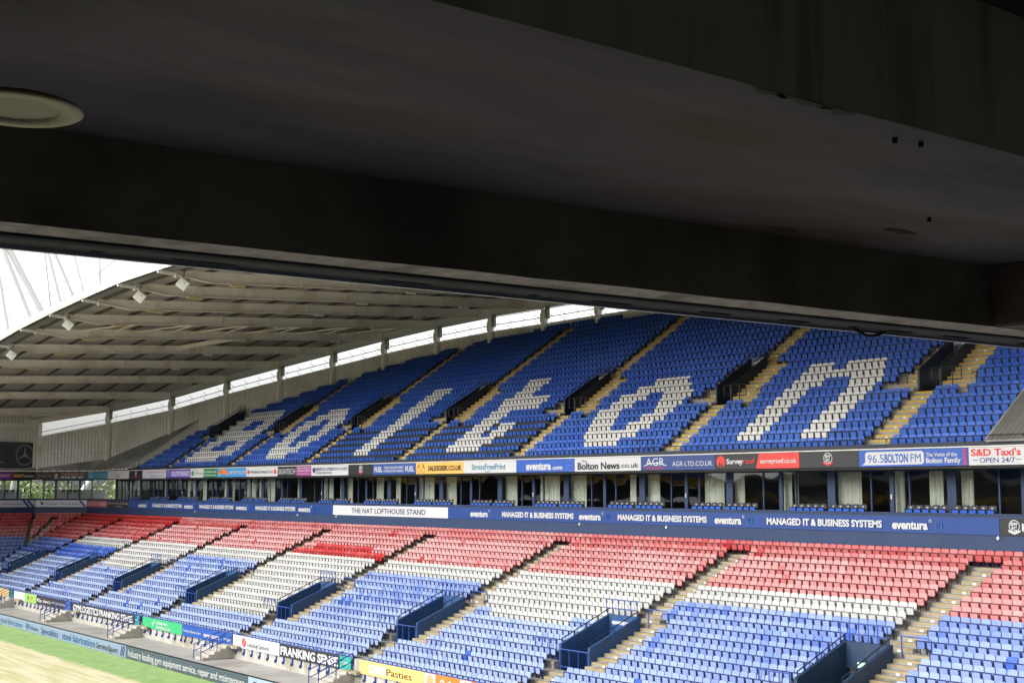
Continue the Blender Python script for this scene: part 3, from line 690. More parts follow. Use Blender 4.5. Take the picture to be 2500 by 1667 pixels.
def crest(cx, zc, h, ribbon=RD, c=WH):
    return [('O', 'badge_ring', cx, zc+.08*h, .42*h, .37*h, c), ('T', 'BW', cx-.27*h, cx+.27*h, zc+.22*h, .26*h, c, .03), ('T', 'FC', cx-.2*h, cx+.2*h, zc-.10*h, .26*h, c, .03),
            ('P', 'ribbon', [(cx-.5*h, zc-.18*h), (cx-.42*h, zc-.36*h), (cx, zc-.52*h), (cx+.42*h, zc-.36*h), (cx+.5*h, zc-.18*h), (cx+.34*h, zc-.24*h), (cx, zc-.38*h), (cx-.34*h, zc-.24*h)], ribbon)]
gF = 'boards along the upper fascia'
def fb(label, x0, x1, col, items, M=MF): return board('advertising_board', label, x0+.01, x1-.01, fz0, fz1, M, col, items, group=gF)
fb('white board with large red lettering and a navy line below, far right of the fascia', -35.34, -31.0, WH, [('T', "S&D Taxi's", -35.2, -32.6, 1.74, .34, RD, .03), ('T', 'OPEN 24/7', -34.75, -32.9, 1.36, .24, (.03, .05, .2), .01), ('P', 'dash', [(-35.1, 1.35), (-34.85, 1.35), (-34.85, 1.38), (-35.1, 1.38)], NV), ('P', 'dash', [(-32.85, 1.35), (-32.6, 1.35), (-32.6, 1.38), (-32.85, 1.38)], NV)])
rp = [(-41.55, 1.2), (-41.35, 1.36), (-41.35, 1.78), (-41.25, 1.88), (-37.95, 1.88), (-37.83, 1.78), (-37.83, 1.32), (-37.95, 1.22)]
chk = [('P', 'check', [(-35.62+.07*(i % 3), fz0+.01+.12*(i//3)), (-35.56+.07*(i % 3), fz0+.01+.12*(i//3)), (-35.56+.07*(i % 3), fz0+.07+.12*(i//3)), (-35.62+.07*(i % 3), fz0+.07+.12*(i//3))], RD) for i in range(0, 21)]
fb('blue radio station board with a white rounded panel and red checked edge', -41.75, -35.35, PBL, [('P', 'white_panel', rp, WH), ('T', '96.5', -41.2, -40.2, 1.55, .44, (.02, .10, .38), 0), ('T', 'BOLTON', -40.15, -38.75, 1.55, .44, (.02, .10, .38), .035), ('T', 'FM', -38.6, -38.0, 1.55, .44, (.02, .10, .38), 0), ('T', 'The Voice of the', -37.7, -35.95, 1.69, .2, WH, .02), ('T', 'Bolton Family', -37.7, -35.75, 1.4, .26, WH, .03)] + chk)
fb('dark board with a white and red club crest, nearest the radio board', -45.67, -41.75, BK, crest(-43.75, zc+.02, .7))
fb('black and red board with a red disc, beside the nearest crest board', -51.93, -45.67, BK, [('P', 'red_panel', [(-48.78, fz0+.01), (-48.55, fz1-.01), (-45.69, fz1-.01), (-45.69, fz0+.01)], (.72, .045, .035)), ('O', 'red_disc', -51.45, zc, .34, 0, (.62, .03, .03)), ('P', 'tower', [(-51.6, 1.22), (-51.48, 1.2), (-51.48, 1.5), (-51.6, 1.5)], BK), ('P', 'tower', [(-51.42, 1.2), (-51.32, 1.22), (-51.32, 1.42), (-51.42, 1.42)], BK), ('T', 'Survey', -51.0, -49.75, 1.57, .3, WH, .03), ('T', 'roof', -49.72, -48.85, 1.57, .3, RD, .01), ('T', 'surveyroof.co.uk', -48.45, -45.85, 1.55, .26, WH, .02)])
arc = [(-57.9+.1*i, 1.42+.16*math.sin(math.pi*i/20)) for i in range(21)] + [(-55.9-.1*i, 1.37+.16*math.sin(math.pi*(20-i)/20)) for i in range(21)]
fb('dark blue board with large white serif letters over a white arc', -58.16, -51.93, (.02, .05, .20), [('T', 'AGR', -57.7, -56.1, 1.65, .48, WH, .0), ('T', 'AGR', -57.7, -56.1, 1.27, .2, (.5, .02, .04), .0), ('P', 'arc', arc, WH), ('T', 'AGR-LTD.CO.UK', -55.4, -52.1, 1.5, .3, WH, .0)])
fb('white newspaper board with tall black serif lettering', -64.46, -58.16, WH, [('T', 'The', -63.75, -63.3, 1.80, .14, BK, .01), ('T', 'Bolton News', -64.15, -60.1, 1.48, .46, (.012, .012, .02), .03), ('T', '.co.uk', -60.05, -58.35, 1.48, .32, (.02, .02, .03), .01)])
fb('blue website board with a pale ring at its end, under the second o', -70.69, -64.46, PBL, [('T', 'eventura', -69.6, -66.9, 1.55, .52, WH, .045), ('T', '.com', -66.8, -65.7, 1.43, .28, WH, .03), ('O', 'ring', -64.95, zc, .4, .37, (.10, .22, .6)), ('P', 'mark', [(-65.2, 1.52), (-64.7, 1.52), (-64.7, 1.56), (-65.2, 1.56)], (.10, .22, .6))])
sm = [(-74.05+.15*math.cos(a)*2.2, 1.36+.2*math.sin(a)) for a in [R(200+14*i) for i in range(11)]]; sm2 = [(-74.05+.12*math.cos(a)*2.2, 1.37+.15*math.sin(a)) for a in [R(340-14*i) for i in range(11)]]
fb('white printing board with teal rounded lettering and a smile', -76.98, -70.69, WH, [('T', 'StressFreePrint', -75.95, -71.9, 1.58, .42, (.008, .19, .26), .015), ('P', 'smile', sm+sm2, (.0, .25, .33))])
fb('yellow board with black spectacles and lettering', -83.27, -76.98, (.80, .45, .10), [('O', 'spectacle_ring', -82.85, 1.42, .24, .20, BK), ('O', 'spectacle_ring', -82.25, 1.42, .24, .20, BK), ('P', 'brow', [(-83.05, 1.62), (-82.75, 1.9), (-82.7, 1.86), (-82.95, 1.6)], BK), ('P', 'brow', [(-82.35, 1.9), (-82.05, 1.62), (-82.12, 1.6), (-82.4, 1.85)], BK), ('T', 'SALESGEEK.CO.UK', -81.6, -77.2, zc, .38, (.04, .022, .006), .025)])
fb('blue drinks board with white stacked words', -89.55, -83.27, (.02, .075, .30), [('T', 'FUEL', -89.3, -88.1, zc, .42, WH, .03), ('T', "THE LEAGUE'S BEST", -87.9, -85.0, 1.68, .18, WH, .02), ('T', 'HYDRATION DRINK', -87.9, -85.0, 1.40, .18, WH, .02), ('T', 'FUEL', -84.75, -83.5, zc, .42, WH, .03)])
fb('dark board with a small white and red crest beside the motor dealer board', -93.43, -89.55, BK, crest(-91.4, zc+.02, .7))
fb('white motor dealer board with a navy shield', -99.72, -93.43, WH, [('P', 'shield', [(-99.45, 1.8), (-98.95, 1.8), (-98.95, 1.5), (-99.2, 1.3), (-99.45, 1.5)], (.02, .04, .12)), ('T', 'BRISTOL STREET', -98.8, -95.6, 1.68, .26, (.02, .04, .12), .02), ('T', 'MOTORS', -95.5, -93.6, 1.68, .26, (.02, .04, .12), 0), ('T', 'FORD BOLTON', -98.8, -96.2, 1.36, .2, (.02, .04, .12), 0)])
fb('magenta board with small white lines of writing', -102.43, -99.72, (.33, .035, .22), [('T', 'SIGN & VEHICLE', -102.2, -99.95, 1.8, .15, WH, .01), ('T', 'BRANDING EXPERTS', -102.2, -99.95, 1.57, .15, WH, .01), ('T', 'www.signtech.co.uk', -102.2, -99.95, 1.33, .13, WH, .0)])
fb('black sign maker board with thin white capitals', -105.92, -102.43, BK, [('T', 'SIGNTECH', -105.75, -102.6, zc, .5, WH, .0)])
fb('white website board with a red badge at each end', -112.24, -105.92, WH, [('O', 'badge', -111.8, zc, .22, 0, RD), ('O', 'badge', -106.4, zc, .22, 0, RD), ('T', 'WHITESBEACONSFIELD.CO.UK', -111.4, -106.8, zc, .22, (.05, .05, .07), 0)])
fan = [(-118.3, 1.25), (-118.1, 1.75), (-117.2, 1.95), (-116.3, 1.75), (-116.1, 1.25), (-117.2, 1.5)]
fb('sky blue toy shop board with an orange fan logo', -118.56, -112.24, (.05, .27, .60), [('P', 'fan', fan, (.75, .25, .03)), ('T', 'SMYTHS', -118.1, -116.25, 1.6, .26, (.75, .1, .05), .02), ('T', 'SMYTHSTOYS.COM', -115.9, -112.4, zc, .32, WH, .02)])
fb('green recruiting board with white writing', -121.73, -118.56, (.025, .20, .07), [('T', 'Recruiting now', -121.5, -118.75, 1.7, .2, WH, .02), ('T', 'hintonstow.org.uk', -121.5, -118.75, 1.38, .2, WH, .01)])
fb('white board with a green oval beside the green board', -124.83, -121.73, WH, [('O', 'oval', -124.3, zc, .3, 0, (.05, .25, .12)), ('T', 'The', -123.7, -123.2, 1.78, .13, (.1, .1, .1), 0), ('T', 'Genesisow Group', -123.7, -121.9, 1.55, .16, (.1, .1, .1), 0)])
fb('purple board with a white strip of capitals', -131.08, -124.83, (.10, .05, .33), [('P', 'strip', [(-129.7, 1.3), (-125.1, 1.3), (-125.1, 1.8), (-129.7, 1.8)], (.55, .52, .72)), ('T', 'FOOTBALLERZ LTD.COM', -129.6, -125.2, zc, .36, (.12, .06, .36), .02), ('O', 'badge', -130.4, zc, .3, .25, WH)])
fb('white education board with pink and blue writing', -137.45, -131.08, WH, [('O', 'badge', -136.9, zc, .3, .26, (.15, .2, .5)), ('T', 'CREATING INCLUSIVE EDUCATION', -136.2, -131.4, 1.78, .17, (.45, .12, .3), 0), ('T', 'schoolcpd.co.uk', -135.5, -131.8, 1.4, .28, (.1, .28, .55), 0)])
fb('dark board with the farthest white and red crest', -141.36, -137.45, BK, crest(-139.3, zc+.02, .7))
fb('white board with a thin red monogram', -147.81, -141.36, WH, [('T', 'AgL', -145.4, -143.9, zc, .5, (.6, .1, .12), -.01)])
fb('teal board with small white writing near the corner', -154.3, -147.81, (.02, .22, .36), [('P', 'panel', [(-154.2, 1.15), (-152.2, 1.15), (-152.5, 1.95), (-154.2, 1.95)], (.03, .38, .50)), ('T', '1st', -154.0, -152.8, zc, .4, WH, .02), ('T', 'Commercial cleaning', -152.0, -148.0, 1.68, .16, WH, .01), ('T', 'facilities management', -152.0, -148.0, 1.4, .16, WH, .01)])
MF45 = M45 @ Matrix.Translation((0, -.02, 0)); MF90 = M90 @ Matrix.Translation((0, -.02, 0))
fb('black training board with orange words and a white phone number', -4.6, -.05, BK, [('T', 'Training Services Ltd', -3.4, -.6, 1.78, .2, (.7, .25, .08), .01), ('T', '01942 587 467', -3.5, -.55, 1.38, .28, WH, .03), ('O', 'wheel', -4.2, 1.3, .1, .05, WH), ('O', 'wheel', -3.95, 1.3, .1, .05, WH), ('P', 'cap', [(-4.35, 1.5), (-4.05, 1.85), (-3.85, 1.5)], (.6, .35, .25))], MF45)
fb('black pasty board with orange and white lettering at the corner', -6.6, -4.6, BK, [('T', 'for Bolton fans', -6.4, -4.7, zc, .16, (.7, .25, .08), 0)], MF45)
fb('black pasty board with orange name and white script', -2.9, -.05, BK, [('T', 'CARRS', -2.8, -1.75, zc, .34, (.8, .38, .05), .04), ('T', 'Pasties', -1.7, -.3, zc, .34, WH, .01)], MF90)
fb('purple board with white capitals at the left edge', -7.5, -2.9, (.22, .02, .24), [('T', 'FRESH FOR', -7.2, -5.6, zc, .3, WH, .03), ('T', 'YOUR EVERYDAY', -5.4, -3.1, zc, .3, WH, .03)], MF90)
# strip boards under the boxes
MS = Matrix.Translation((0, 55.945, 0)); sz0, sz1 = -2.2, -1.40; sc = -1.79
def sb(label, x0, x1, col, items, M=MS): return board('advertising_board', label, x0+.01, x1-.01, sz0, sz1, M, col, items, group='boards along the wall below the boxes', th=.04)
MG = 'MANAGED IT & BUSINESS SYSTEMS'
def ev(a, b): return [('T', 'eventura', a, b-.2*(b-a)*.35, sc, .44, WH, .035), ('O', 'badge', b+.0, sc+.2, .08, .055, WH)] + [('P', 'bar', [(b+.3+.16*i, sc-.1-.03*i), (b+.34+.16*i, sc-.1-.03*i), (b+.34+.16*i, sc+.12), (b+.3+.16*i, sc+.12)], (.05, .14, .42)) for i in range(3)] + [('O', 'ring', b+.1, sc, .39, .37, (.03, .10, .34))]
def mg(a, b): return [('T', MG, a, b, sc, .36, WH, .035)]
sb('long blue strip board with white words, right of the name board', -78.94, -33.86, (.010, .046, .205), ev(-76.1, -73.82)+mg(-72.28, -64.56)+ev(-64.01, -61.73)+mg(-60.28, -52.62)+ev(-52.0, -49.79)+mg(-48.06, -40.42)+ev(-39.81, -37.58))
sb('long blue strip board with white words, left of the name board', -141.12, -95.86, (.010, .046, .205), ev(-138.31, -135.93)+mg(-134.37, -126.68)+ev(-126.12, -123.82)+mg(-122.39, -114.69)+ev(-114.1, -111.7)+mg(-110.07, -102.39)+ev(-101.8, -99.52))
sb('white name board with navy capitals between the blue strips', -95.86, -78.94, WH, [('T', 'THE NAT LOFTHOUSE STAND', -92.82, -81.9, sc, .42, (.01, .02, .08), .015)])
sb('black strip board with a white crest at the right edge', -33.86, -28, BK, crest(-33.1, sc, .66, WH)+[('T', 'HOSPITALITY', -32.7, -29.4, sc, .36, WH, .03)])
sb('black tile board with a red dot before the corner', -147.6, -141.12, (.02, .014, .016), [('T', 'BOLTON', -147.3, -145.9, sc+.1, .2, WH, 0), ('O', 'badge', -144.9, sc+.12, .12, 0, RD), ('T', "IT'S ABOUT THE FLAVOUR", -145.6, -142.9, sc+.1, .16, WH, 0), ('T', 'www.bolton.co.uk', -145.0, -143, sc-.2, .12, WH, 0), ('T', 'BOLTON', -142.7, -141.4, sc+.1, .2, WH, 0)])
sb('red timber board with bold white capitals', -154.3, -147.6, (.42, .045, .05), [('T', 'AXFORDS TIMBER', -154.0, -147.9, sc, .5, WH, .0)])
stp = lambda x: ('P', 'stripe', [(x, sz0+.01), (x+.35, sz0+.01), (x-.35, sz1-.01), (x-.7, sz1-.01)], (.02, .05, .25))
sb('white stadium name board in the angled corner', -6.6, -.05, (.58, .58, .60), [('T', 'Toughsheet Community Stadium', -5.3, -.9, sc, .3, (.02, .05, .22), 0), ('P', 'mark', [(-6.0, -1.6), (-5.6, -1.65), (-5.45, -2.0), (-5.6, -1.95), (-5.9, -1.9)], (.02, .05, .22)), stp(-.4)], MF45)
sb('white stadium name board on the end stand', -9, -.05, (.58, .58, .60), [('T', 'Toughsheet Community Stadium', -5.9, -1.1, sc, .3, (.02, .05, .22), 0), stp(-.35), stp(.0-.9)], MF90)
for i, (px, py) in enumerate(((-33.96, -2.33), (-56.0, -2.33), (-64.0, -2.32), (-95.3, -2.34), (-102.0, -2.33), (-123.5, -2.34))):
    m = MB(); m.box(px-.05, px+.05, 55.86, 55.95, py-.06, py+.06); m.tube((px, 55.90, py+.06), (px, 55.93, py+.13), .015, 6)
    tag(m.build('sensor_box', WHITE), 'small white box fixed under the strip board, %s from the right' % ordinal(i+1), 'sensor box', 'small boxes under the strip board')

# ------------------------------------------------------------------ front wall, its signs and entry steps
GAPS = [-64.6-15.75*i for i in range(-3, 6)]
t = MB()
GX = [(-131.9, -128.0), (-115.7, -112.1), (-100.0, -96.45), (-84.3, -80.9), (-68.6, -65.3), (-53.0, -50.0), (-37, -34)]
for a, b in holes(-148.3, XR, [(b-1.25, b-.02) for a, b in GX]): t.box(a, b, 39.66, 39.95, ZG-.1, -9.78)
t.build('front_wall', WALLC, stand)
MW = Matrix.Translation((0, 39.62, 0))
def wall_sign(label, x0, x1, col, items):
    z0, z1 = -10.52, -9.74; o = board('advertising_board', label, x0+.02, x1-.02, z0, z1, MW, col, items, group='boards along the front wall', th=.04)
    for x in np.arange(x0+.5, x1, 1.12):
        m = MB(); m.box(x-.06, x+.06, -.02, .035, -10.85, -10.5); m.box(x-.09, x-.02, -.09, .03, -10.98, -10.8); m.build('bracket', RAILB, o)
    m = MB(); m.tube((x0, -.02, -9.70), (x1, -.02, -9.70), .03); m.build('top_rail', RAILB, o)
wc = -10.13
wall_sign('white and green board far along the front wall', -127.9, -121.34, (.58, .58, .56), [('P', 'green_panel', [(-124.6, -10.5), (-121.4, -10.5), (-121.4, -9.76), (-124.6, -9.76)], (.28, .52, .10)), ('O', 'badge', -123.6, wc, .2, 0, (.03, .15, .05)), ('O', 'badge', -122.6, wc, .2, 0, (.5, .15, .05))])
wall_sign('charcoal car dealer board with white words', -121.34, -112.13, (.03, .03, .033), [('T', 'Kia', -121.1, -119.8, wc, .3, WH, .03), ('T', 'Bubolt & Co', -119.4, -117.4, wc, .24, WH, .02), ('T', 'OFFICIAL MOTOR TRADER PARTNER', -117.0, -113.6, wc, .2, WH, 0), ('P', 'blue_panel', [(-113.5, -10.5), (-112.16, -10.5), (-112.16, -9.76), (-113.5, -9.76)], (.03, .09, .36))])
wall_sign('charcoal board crowded with two sets of white capitals', -112.1, -97.95, (.03, .03, .033), [('T', 'GYMLOGISTICS', -111.6, -105.7, wc, .56, WH, .03), ('T', 'FRANKING SENSE', -105.5, -98.3, wc, .5, WH, .03)])
wall_sign('teal and green post board far along the wall', -97.9, -97.0, (.03, .22, .30), [('T', 'ONN', -97.75, -97.15, wc, .16, WH, .02)])
chkm = [(-94.6, -10.1), (-94.35, -10.3), (-94.0, -9.85), (-94.08, -9.83), (-94.35, -10.15), (-94.52, -10.03)]
wall_sign('bright green plumbing board with a white tick', -96.44, -89.06, (.04, .40, .15), [('P', 'tick', chkm, WH), ('T', 'victorian', -93.7, -91.7, -9.98, .24, WH, .02), ('T', 'plumbing.co.uk', -93.7, -91.1, -10.3, .24, WH, .02)])
wall_sign('blue services board with white lettering', -89.06, -80.95, (.018, .08, .33), [('T', 'IT Services & Business Systems', -88.9, -85.9, wc, .2, WH, 0), ('T', 'eventura', -85.4, -82.9, wc, .32, WH, .02), ('T', 'ongls', -82.2, -81.2, wc, .2, WH, .01)])
wall_sign('white leasing board with a red disc', -80.86, -74.26, (.60, .60, .60), [('O', 'red_disc', -79.2, wc, .3, 0, (.65, .05, .04)), ('P', 'slash', [(-79.35, -10.35), (-79.3, -10.35), (-79.05, -9.9), (-79.1, -9.9)], WH), ('T', 'LeasingOptions', -78.75, -75.6, wc-.06, .3, (.12, .12, .13), 0)])
wall_sign('charcoal board with one set of bold white capitals', -74.26, -66.83, (.03, .03, .033), [('T', 'FRANKING SENSE', -74.1, -67.0, wc, .52, WH, .035)])
wall_sign('small teal green board nearest the stairs', -66.83, -65.53, (.03, .33, .26), [('T', 'CHW', -66.5, -65.8, wc, .2, WH, .02)])
wall_sign('yellow pasty board with white name and black script', -64.57, -58.02, (.74, .50, .16), [('T', 'CARRS', -63.6, -61.75, wc, .5, WH, .05), ('T', 'Pasties', -61.7, -59.2, wc, .38, (.03, .025, .02), 0)])
hexa = lambda cx: ('P', 'hexagon', [(cx+.36*math.cos(R(30+60*i)), wc+.36*math.sin(R(30+60*i))) for i in range(6)], (.80, .33, .16))
wall_sign('orange board with a white panel and hexagon marks', -58.0, -44, (.72, .19, .03), [('P', 'white_panel', [(-57.98, -10.5), (-56.95, -10.5), (-56.95, -9.76), (-57.98, -9.76)], WH), hexa(-57.45), ('O', 'badge', -56.3, wc, .2, .1, WH), ('T', 'e3p', -56.0, -55.2, wc, .34, WH, .03), ('P', 'white_panel', [(-54.7, -10.5), (-53.7, -10.5), (-53.7, -9.76), (-54.7, -9.76)], WH), hexa(-54.2)])
wall_sign('yellow board at the left edge of the front wall', -136, -129.43, (.74, .50, .16), [])
wall_sign('dark teal post board at the left edge', -129.4, -128.1, (.02, .16, .22), [])
for i, (a, b) in enumerate(GX):
    o = empty('entry_steps', (a, 37.5, ZG)); tag(o, 'worn concrete steps with blue handrails through the front wall, %s from the left' % ordinal(i+1), 'steps', 'entry steps along the front wall')
    inv = Matrix.Translation(-Vector(o.location)); m = MB(inv)
    n = 5; xa, xb = b-1.25, b-.02
    for q in range(n): m.box(xa, xb, 37.45+.42*q, 40.0, ZG+.165*q+.002*q, ZG+.165*(q+1))
    m.build('steps', pm('worn_steps', (.36, .335, .28), (.50, .47, .41), 2.2, .85, .2, 8), o)
    for x in (xa+.06, xb-.06):
        m = MB(inv)
        for y in (37.35, 38.5, 39.6): m.tube((x, y, ZG), (x, y, ZG+1.0+max(0, y-37.45)*.39), .03)
        for h in (1.0, .55): m.path([(x, 37.35, ZG+h), (x, 37.5, ZG+h+.02), (x, 39.6, ZG+h+.84)], .028)
        m.build('handrail', RAILB, o)
# perimeter boards
ML = Matrix.Translation((0, 33.95, 0)); lc = ZG+.42
LB = (.20, .265, .37)
def led(label, x0, x1, col, items):
    o = board('perimeter_board', label, x0+.01, x1-.01, ZG+.02, ZG+.83, ML, col, items, group='boards along the pitch edge', th=.06)
    m = MB(); m.box(x0, x1, -.07, .05, ZG+.83, ZG+.87); m.build('top_edge', BLACK, o)
    m = MB(); m.box(x0, x1, .0, .3, ZG, ZG+.1); m.build('base', BLACK, o)
led('pale blue steel board at the left edge of the pitch', -126, -112.9, LB, [('T', 'steel', -115.6, -113.6, lc, .46, (.018, .085, .19), 0)])
led('pale blue board with a leaf mark and navy words', -112.9, -98.39, LB, [('T', 'steel fabrication', -112.7, -107.0, lc, .46, (.018, .085, .19), 0), ('P', 'leaf', [(-105.8, lc-.3), (-105.4, lc), (-105.8, lc+.32), (-106.2, lc)], (.03, .11, .22)), ('T', 'Folsana', -105.3, -103.1, lc, .38, (.05, .11, .19), 0), ('T', 'Specialists', -102.4, -98.55, lc, .5, (.014, .07, .18), 0)])
led('pale blue board with a charcoal sport name', -98.39, -85.19, LB, [('T', 'steel fabrication', -97.7, -90.9, lc, .5, (.018, .085, .19), .02), ('T', 'ServiceSport', -90.6, -86.6, lc-.04, .42, (.03, .035, .05), .015)] + [('P', 'swoosh', [(-86.2+.25*i, lc-.32), (-86.1+.25*i, lc-.34), (-85.85+.25*i, lc+.3), (-85.95+.25*i, lc+.34)], (.03, .06, .16)) for i in range(3)])
led('dark slate board with white words about gym equipment', -85.19, -67.2, (.055, .075, .105), [('T', 'Industry leading', -84.8, -80.5, lc, .48, WH, 0), ('T', 'gym equipment service, repair and maintenance', -80.3, -67.6, lc, .46, WH, 0)])
led('pale grey blue board nearest along the pitch', -67.2, -48, (.30, .38, .50), [('T', 'ServiceSport', -66.6, -61, lc, .44, (.03, .035, .05), .015)])

# ------------------------------------------------------------------ upper rear wall, columns, roof
#        x      front z   rear y   rear z  (underside of beams)
BEAMS = [(-153.2, 8.05, 57.8, 9.24), (-144.4, 9.55, 62.0, 10.6), (-136.2, 10.7, 65.1, 12.15), (-128.5, 11.75, 67.9, 13.4), (-120.7, 12.58, 70.1, 14.45), (-113.2, 13.27, 71.9, 15.37),
         (-105.7, 13.76, 73.4, 16.05), (-98.2, 14.13, 74.5, 16.45), (-90.9, 14.40, 75.2, 16.55), (-83.6, 14.43, 75.4, 16.6), (-76.2, 14.33, 75.1, 16.5), (-68.6, 14.0, 74.3, 16.3), (-61, 13.6, 73.4, 15.9), (-53.4, 13.1, 71.9, 15.3), (-45.8, 12.5, 70.0, 14.6), (-38.2, 11.8, 67.7, 13.6), (-30.6, 11.0, 65.0, 12.5)]
def bz(b, y): return b[1]+(b[3]-b[1])*(y-38.6)/(b[2]-38.6)
YT = 34.6
roof = empty('stand_roof'); tag(roof, 'pale steel roof with parallel beams hanging over the far stand', 'roof')
DP = .76
for b in BEAMS:
    x = b[0]; m = MB(); hw = .16; ft = .025
    # web and flanges, tapering to the tip
    pts = [(YT+1.3, bz(b, YT+1.3)+DP-.28), (38.6, bz(b, 38.6)), (b[2]-.2, b[3])]
    top = [(YT+1.3, bz(b, YT+1.3)+DP), (38.6, bz(b, 38.6)+DP), (b[2]-.2, b[3]+DP)]
    for i in range(2):
        (y0, z0), (y1, z1) = pts[i], pts[i+1]; (_, t0), (_, t1) = top[i], top[i+1]
        m.hexa([(x-.012, y0, z0), (x+.012, y0, z0), (x+.012, y1, z1), (x-.012, y1, z1), (x-.012, y0, t0), (x+.012, y0, t0), (x+.012, y1, t1), (x-.012, y1, t1)])
        for za, zb in ((z0, z1), (t0, t1)):
            m.hexa([(x-hw, y0, za-ft), (x+hw, y0, za-ft), (x+hw, y1, zb-ft), (x-hw, y1, zb-ft), (x-hw, y0, za), (x+hw, y0, za), (x+hw, y1, zb), (x-hw, y1, zb)])
    for y in np.arange(40.5, b[2]-1, 4.6): m.hexa([(x-.15, y, bz(b, y)), (x+.15, y, bz(b, y)), (x+.15, y+.07, bz(b, y)), (x-.15, y+.07, bz(b, y)), (x-.15, y+.25, bz(b, y)+DP-.02), (x+.15, y+.25, bz(b, y)+DP-.02), (x+.15, y+.32, bz(b, y)+DP-.02), (x-.15, y+.32, bz(b, y)+DP-.02)], 1)
    bo = m.build('roof_beam', [STEEL, WHITE], roof)
    m = MB(); z = bz(b, YT+1.3)+DP-.2; m.bar((x, YT, z+.05), (x, YT+1.35, z-.05), .2, .22); m.box(x-.2, x+.2, YT+1.25, YT+1.32, z-.25, z+.2); m.build('beam_tip', WHITE, bo)
# purlins
ys = np.arange(35.6, 76, 3.05)
bx = [b[0] for b in BEAMS]
def zt_at(x, y):
    zs = [bz(b, y)+DP for b in BEAMS]; return float(np.interp(x, bx, zs))
def ry_at(x): return float(np.interp(x, bx, [b[2] for b in BEAMS]))
for y in ys:
    m = MB()
    for a, b in zip(BEAMS, BEAMS[1:]):
        xa, xb = a[0], b[0]
        if y > min(a[2], b[2])-.3:
            if y > max(a[2], b[2])-.3: continue
            f = (y+.3-a[2])/(b[2]-a[2]); f = min(1, max(0, f))
            if a[2] < b[2]: xa = xa+(xb-xa)*f
            else: xb = xa+(xb-xa)*f
        z0, z1 = zt_at(xa, y), zt_at(xb, y)
        m.hexa([(xa, y-.045, z0), (xb, y-.045, z1), (xb, y+.045, z1), (xa, y+.045, z0), (xa, y-.045, z0+.24), (xb, y-.045, z1+.24), (xb, y+.045, z1+.24), (xa, y+.045, z0+.24)])
    if m.v: m.build('purlin', PURL, roof)
# sheet
m = MB(); vs = []; NY = 9
for b in BEAMS:
    for j in range(NY):
        y = YT-.1+(b[2]+1.2-YT+.1)*j/(NY-1); z = bz(b, y)+DP+.25; vs += [(b[0], y, z), (b[0], y, z+.18)]
fs = []
for i in range(len(BEAMS)-1):
    for j in range(NY-1):
        a = (i*NY+j)*2; b2 = ((i+1)*NY+j)*2
        fs += [(a, a+2, b2+2, b2), (a+1, b2+1, b2+3, a+3)]
m.add(vs, fs)
b = BEAMS[0]; e = (-163, 46, 6.6); e2 = (-163, 30, 6.0)
y0 = YT; z = lambda y: bz(b, y)+DP+.25
m.add([(b[0], 59, z(59)), (b[0], YT-.1, z(YT)), (-172, 20, z(YT)-3.2), (-172, 46, z(59)-3.0)], [(0, 1, 2, 3)]); m.add([(b[0], 59, z(59)+.2), (b[0], YT-.1, z(YT)+.2), (-172, 20, z(YT)-3.0), (-172, 46, z(59)-2.8)], [(0, 3, 2, 1)])
m.build('roof_sheet', SHEET, roof)
m = MB()
for a, b in zip(BEAMS, BEAMS[1:]):
    p = (a[0], YT-.05, bz(a, YT)+DP+.18); q = (b[0], YT-.05, bz(b, YT)+DP+.18); m.bar(p, q, .16, .42); m.tube((p[0], p[1]-.1, p[2]+.25), (q[0], q[1]-.1, q[2]+.25), .03, 6)
    m.tube((a[0], p[1]-.1, p[2]+.2), (a[0], p[1]-.1, p[2]+.42), .05, 6, 1)
m.build('edge_fascia', [WHITE, STEEL], roof)
m = MB(); 
for a, b in zip(BEAMS, BEAMS[1:]): m.bar((a[0], YT+.75, bz(a, YT)+DP+.05), (b[0], YT+.75, bz(b, YT)+DP+.05), .7, .10); m.bar((a[0], YT+1.9, bz(a, YT+1.9)+DP+.1), (b[0], YT+1.9, bz(b, YT+1.9)+DP+.1), .18, .3)
m.build('edge_gutter', pm('gutter', (.16, .155, .15), rough=.5), roof)
# braces between two beams
def brace(p, q, wd=.16): 
    m = MB(); m.tube(p, q, wd/2); m.build('brace', STEEL, roof)
xa, xb = -113.2, -105.7
ba, bb = BEAMS[5], BEAMS[6]
for i, y in enumerate(np.arange(39.5, 70, 5.4)):
    brace((xa, y, bz(ba, y)+.6), (xb, y+2.6, bz(bb, y+2.6)+.1)); brace((xb, y+2.6, bz(bb, y+2.6)+.1), (xa, y+3.4, bz(ba, y+3.4)+.6))
m = MB(); m.bar((-120.7, 52.5, bz(BEAMS[4], 52.5)+.55), (-113.2, 54.8, bz(ba, 54.8)+.1), .5, .35); m.build('brace', STEEL, roof)
# columns
for i, b in enumerate(BEAMS):
    x, y = b[0], b[2]; wd = .6 if i == 0 else .42
    m = MB(); zb = uz(1+(y-UY)/UT)-.5 if x > -139 else 2.4
    m.box(x-wd/2, x+wd/2, y-.25, y+.15, zb, b[3]-.02); m.box(x-wd/2-.06, x+wd/2+.06, y-.31, y+.2, b[3]-1.25, b[3]-.4)
    c = m.build('column', pm('column_paint', (.80, .77, .69), (.86, .83, .76), .8, .6), roof)
    m = MB(); m.box(x+.2, x+.45, y-.05, y+.3, b[3]-.9, b[3]+.3); m.build('end_bracket', pm('bracket_grey', (.25, .24, .22)), c)
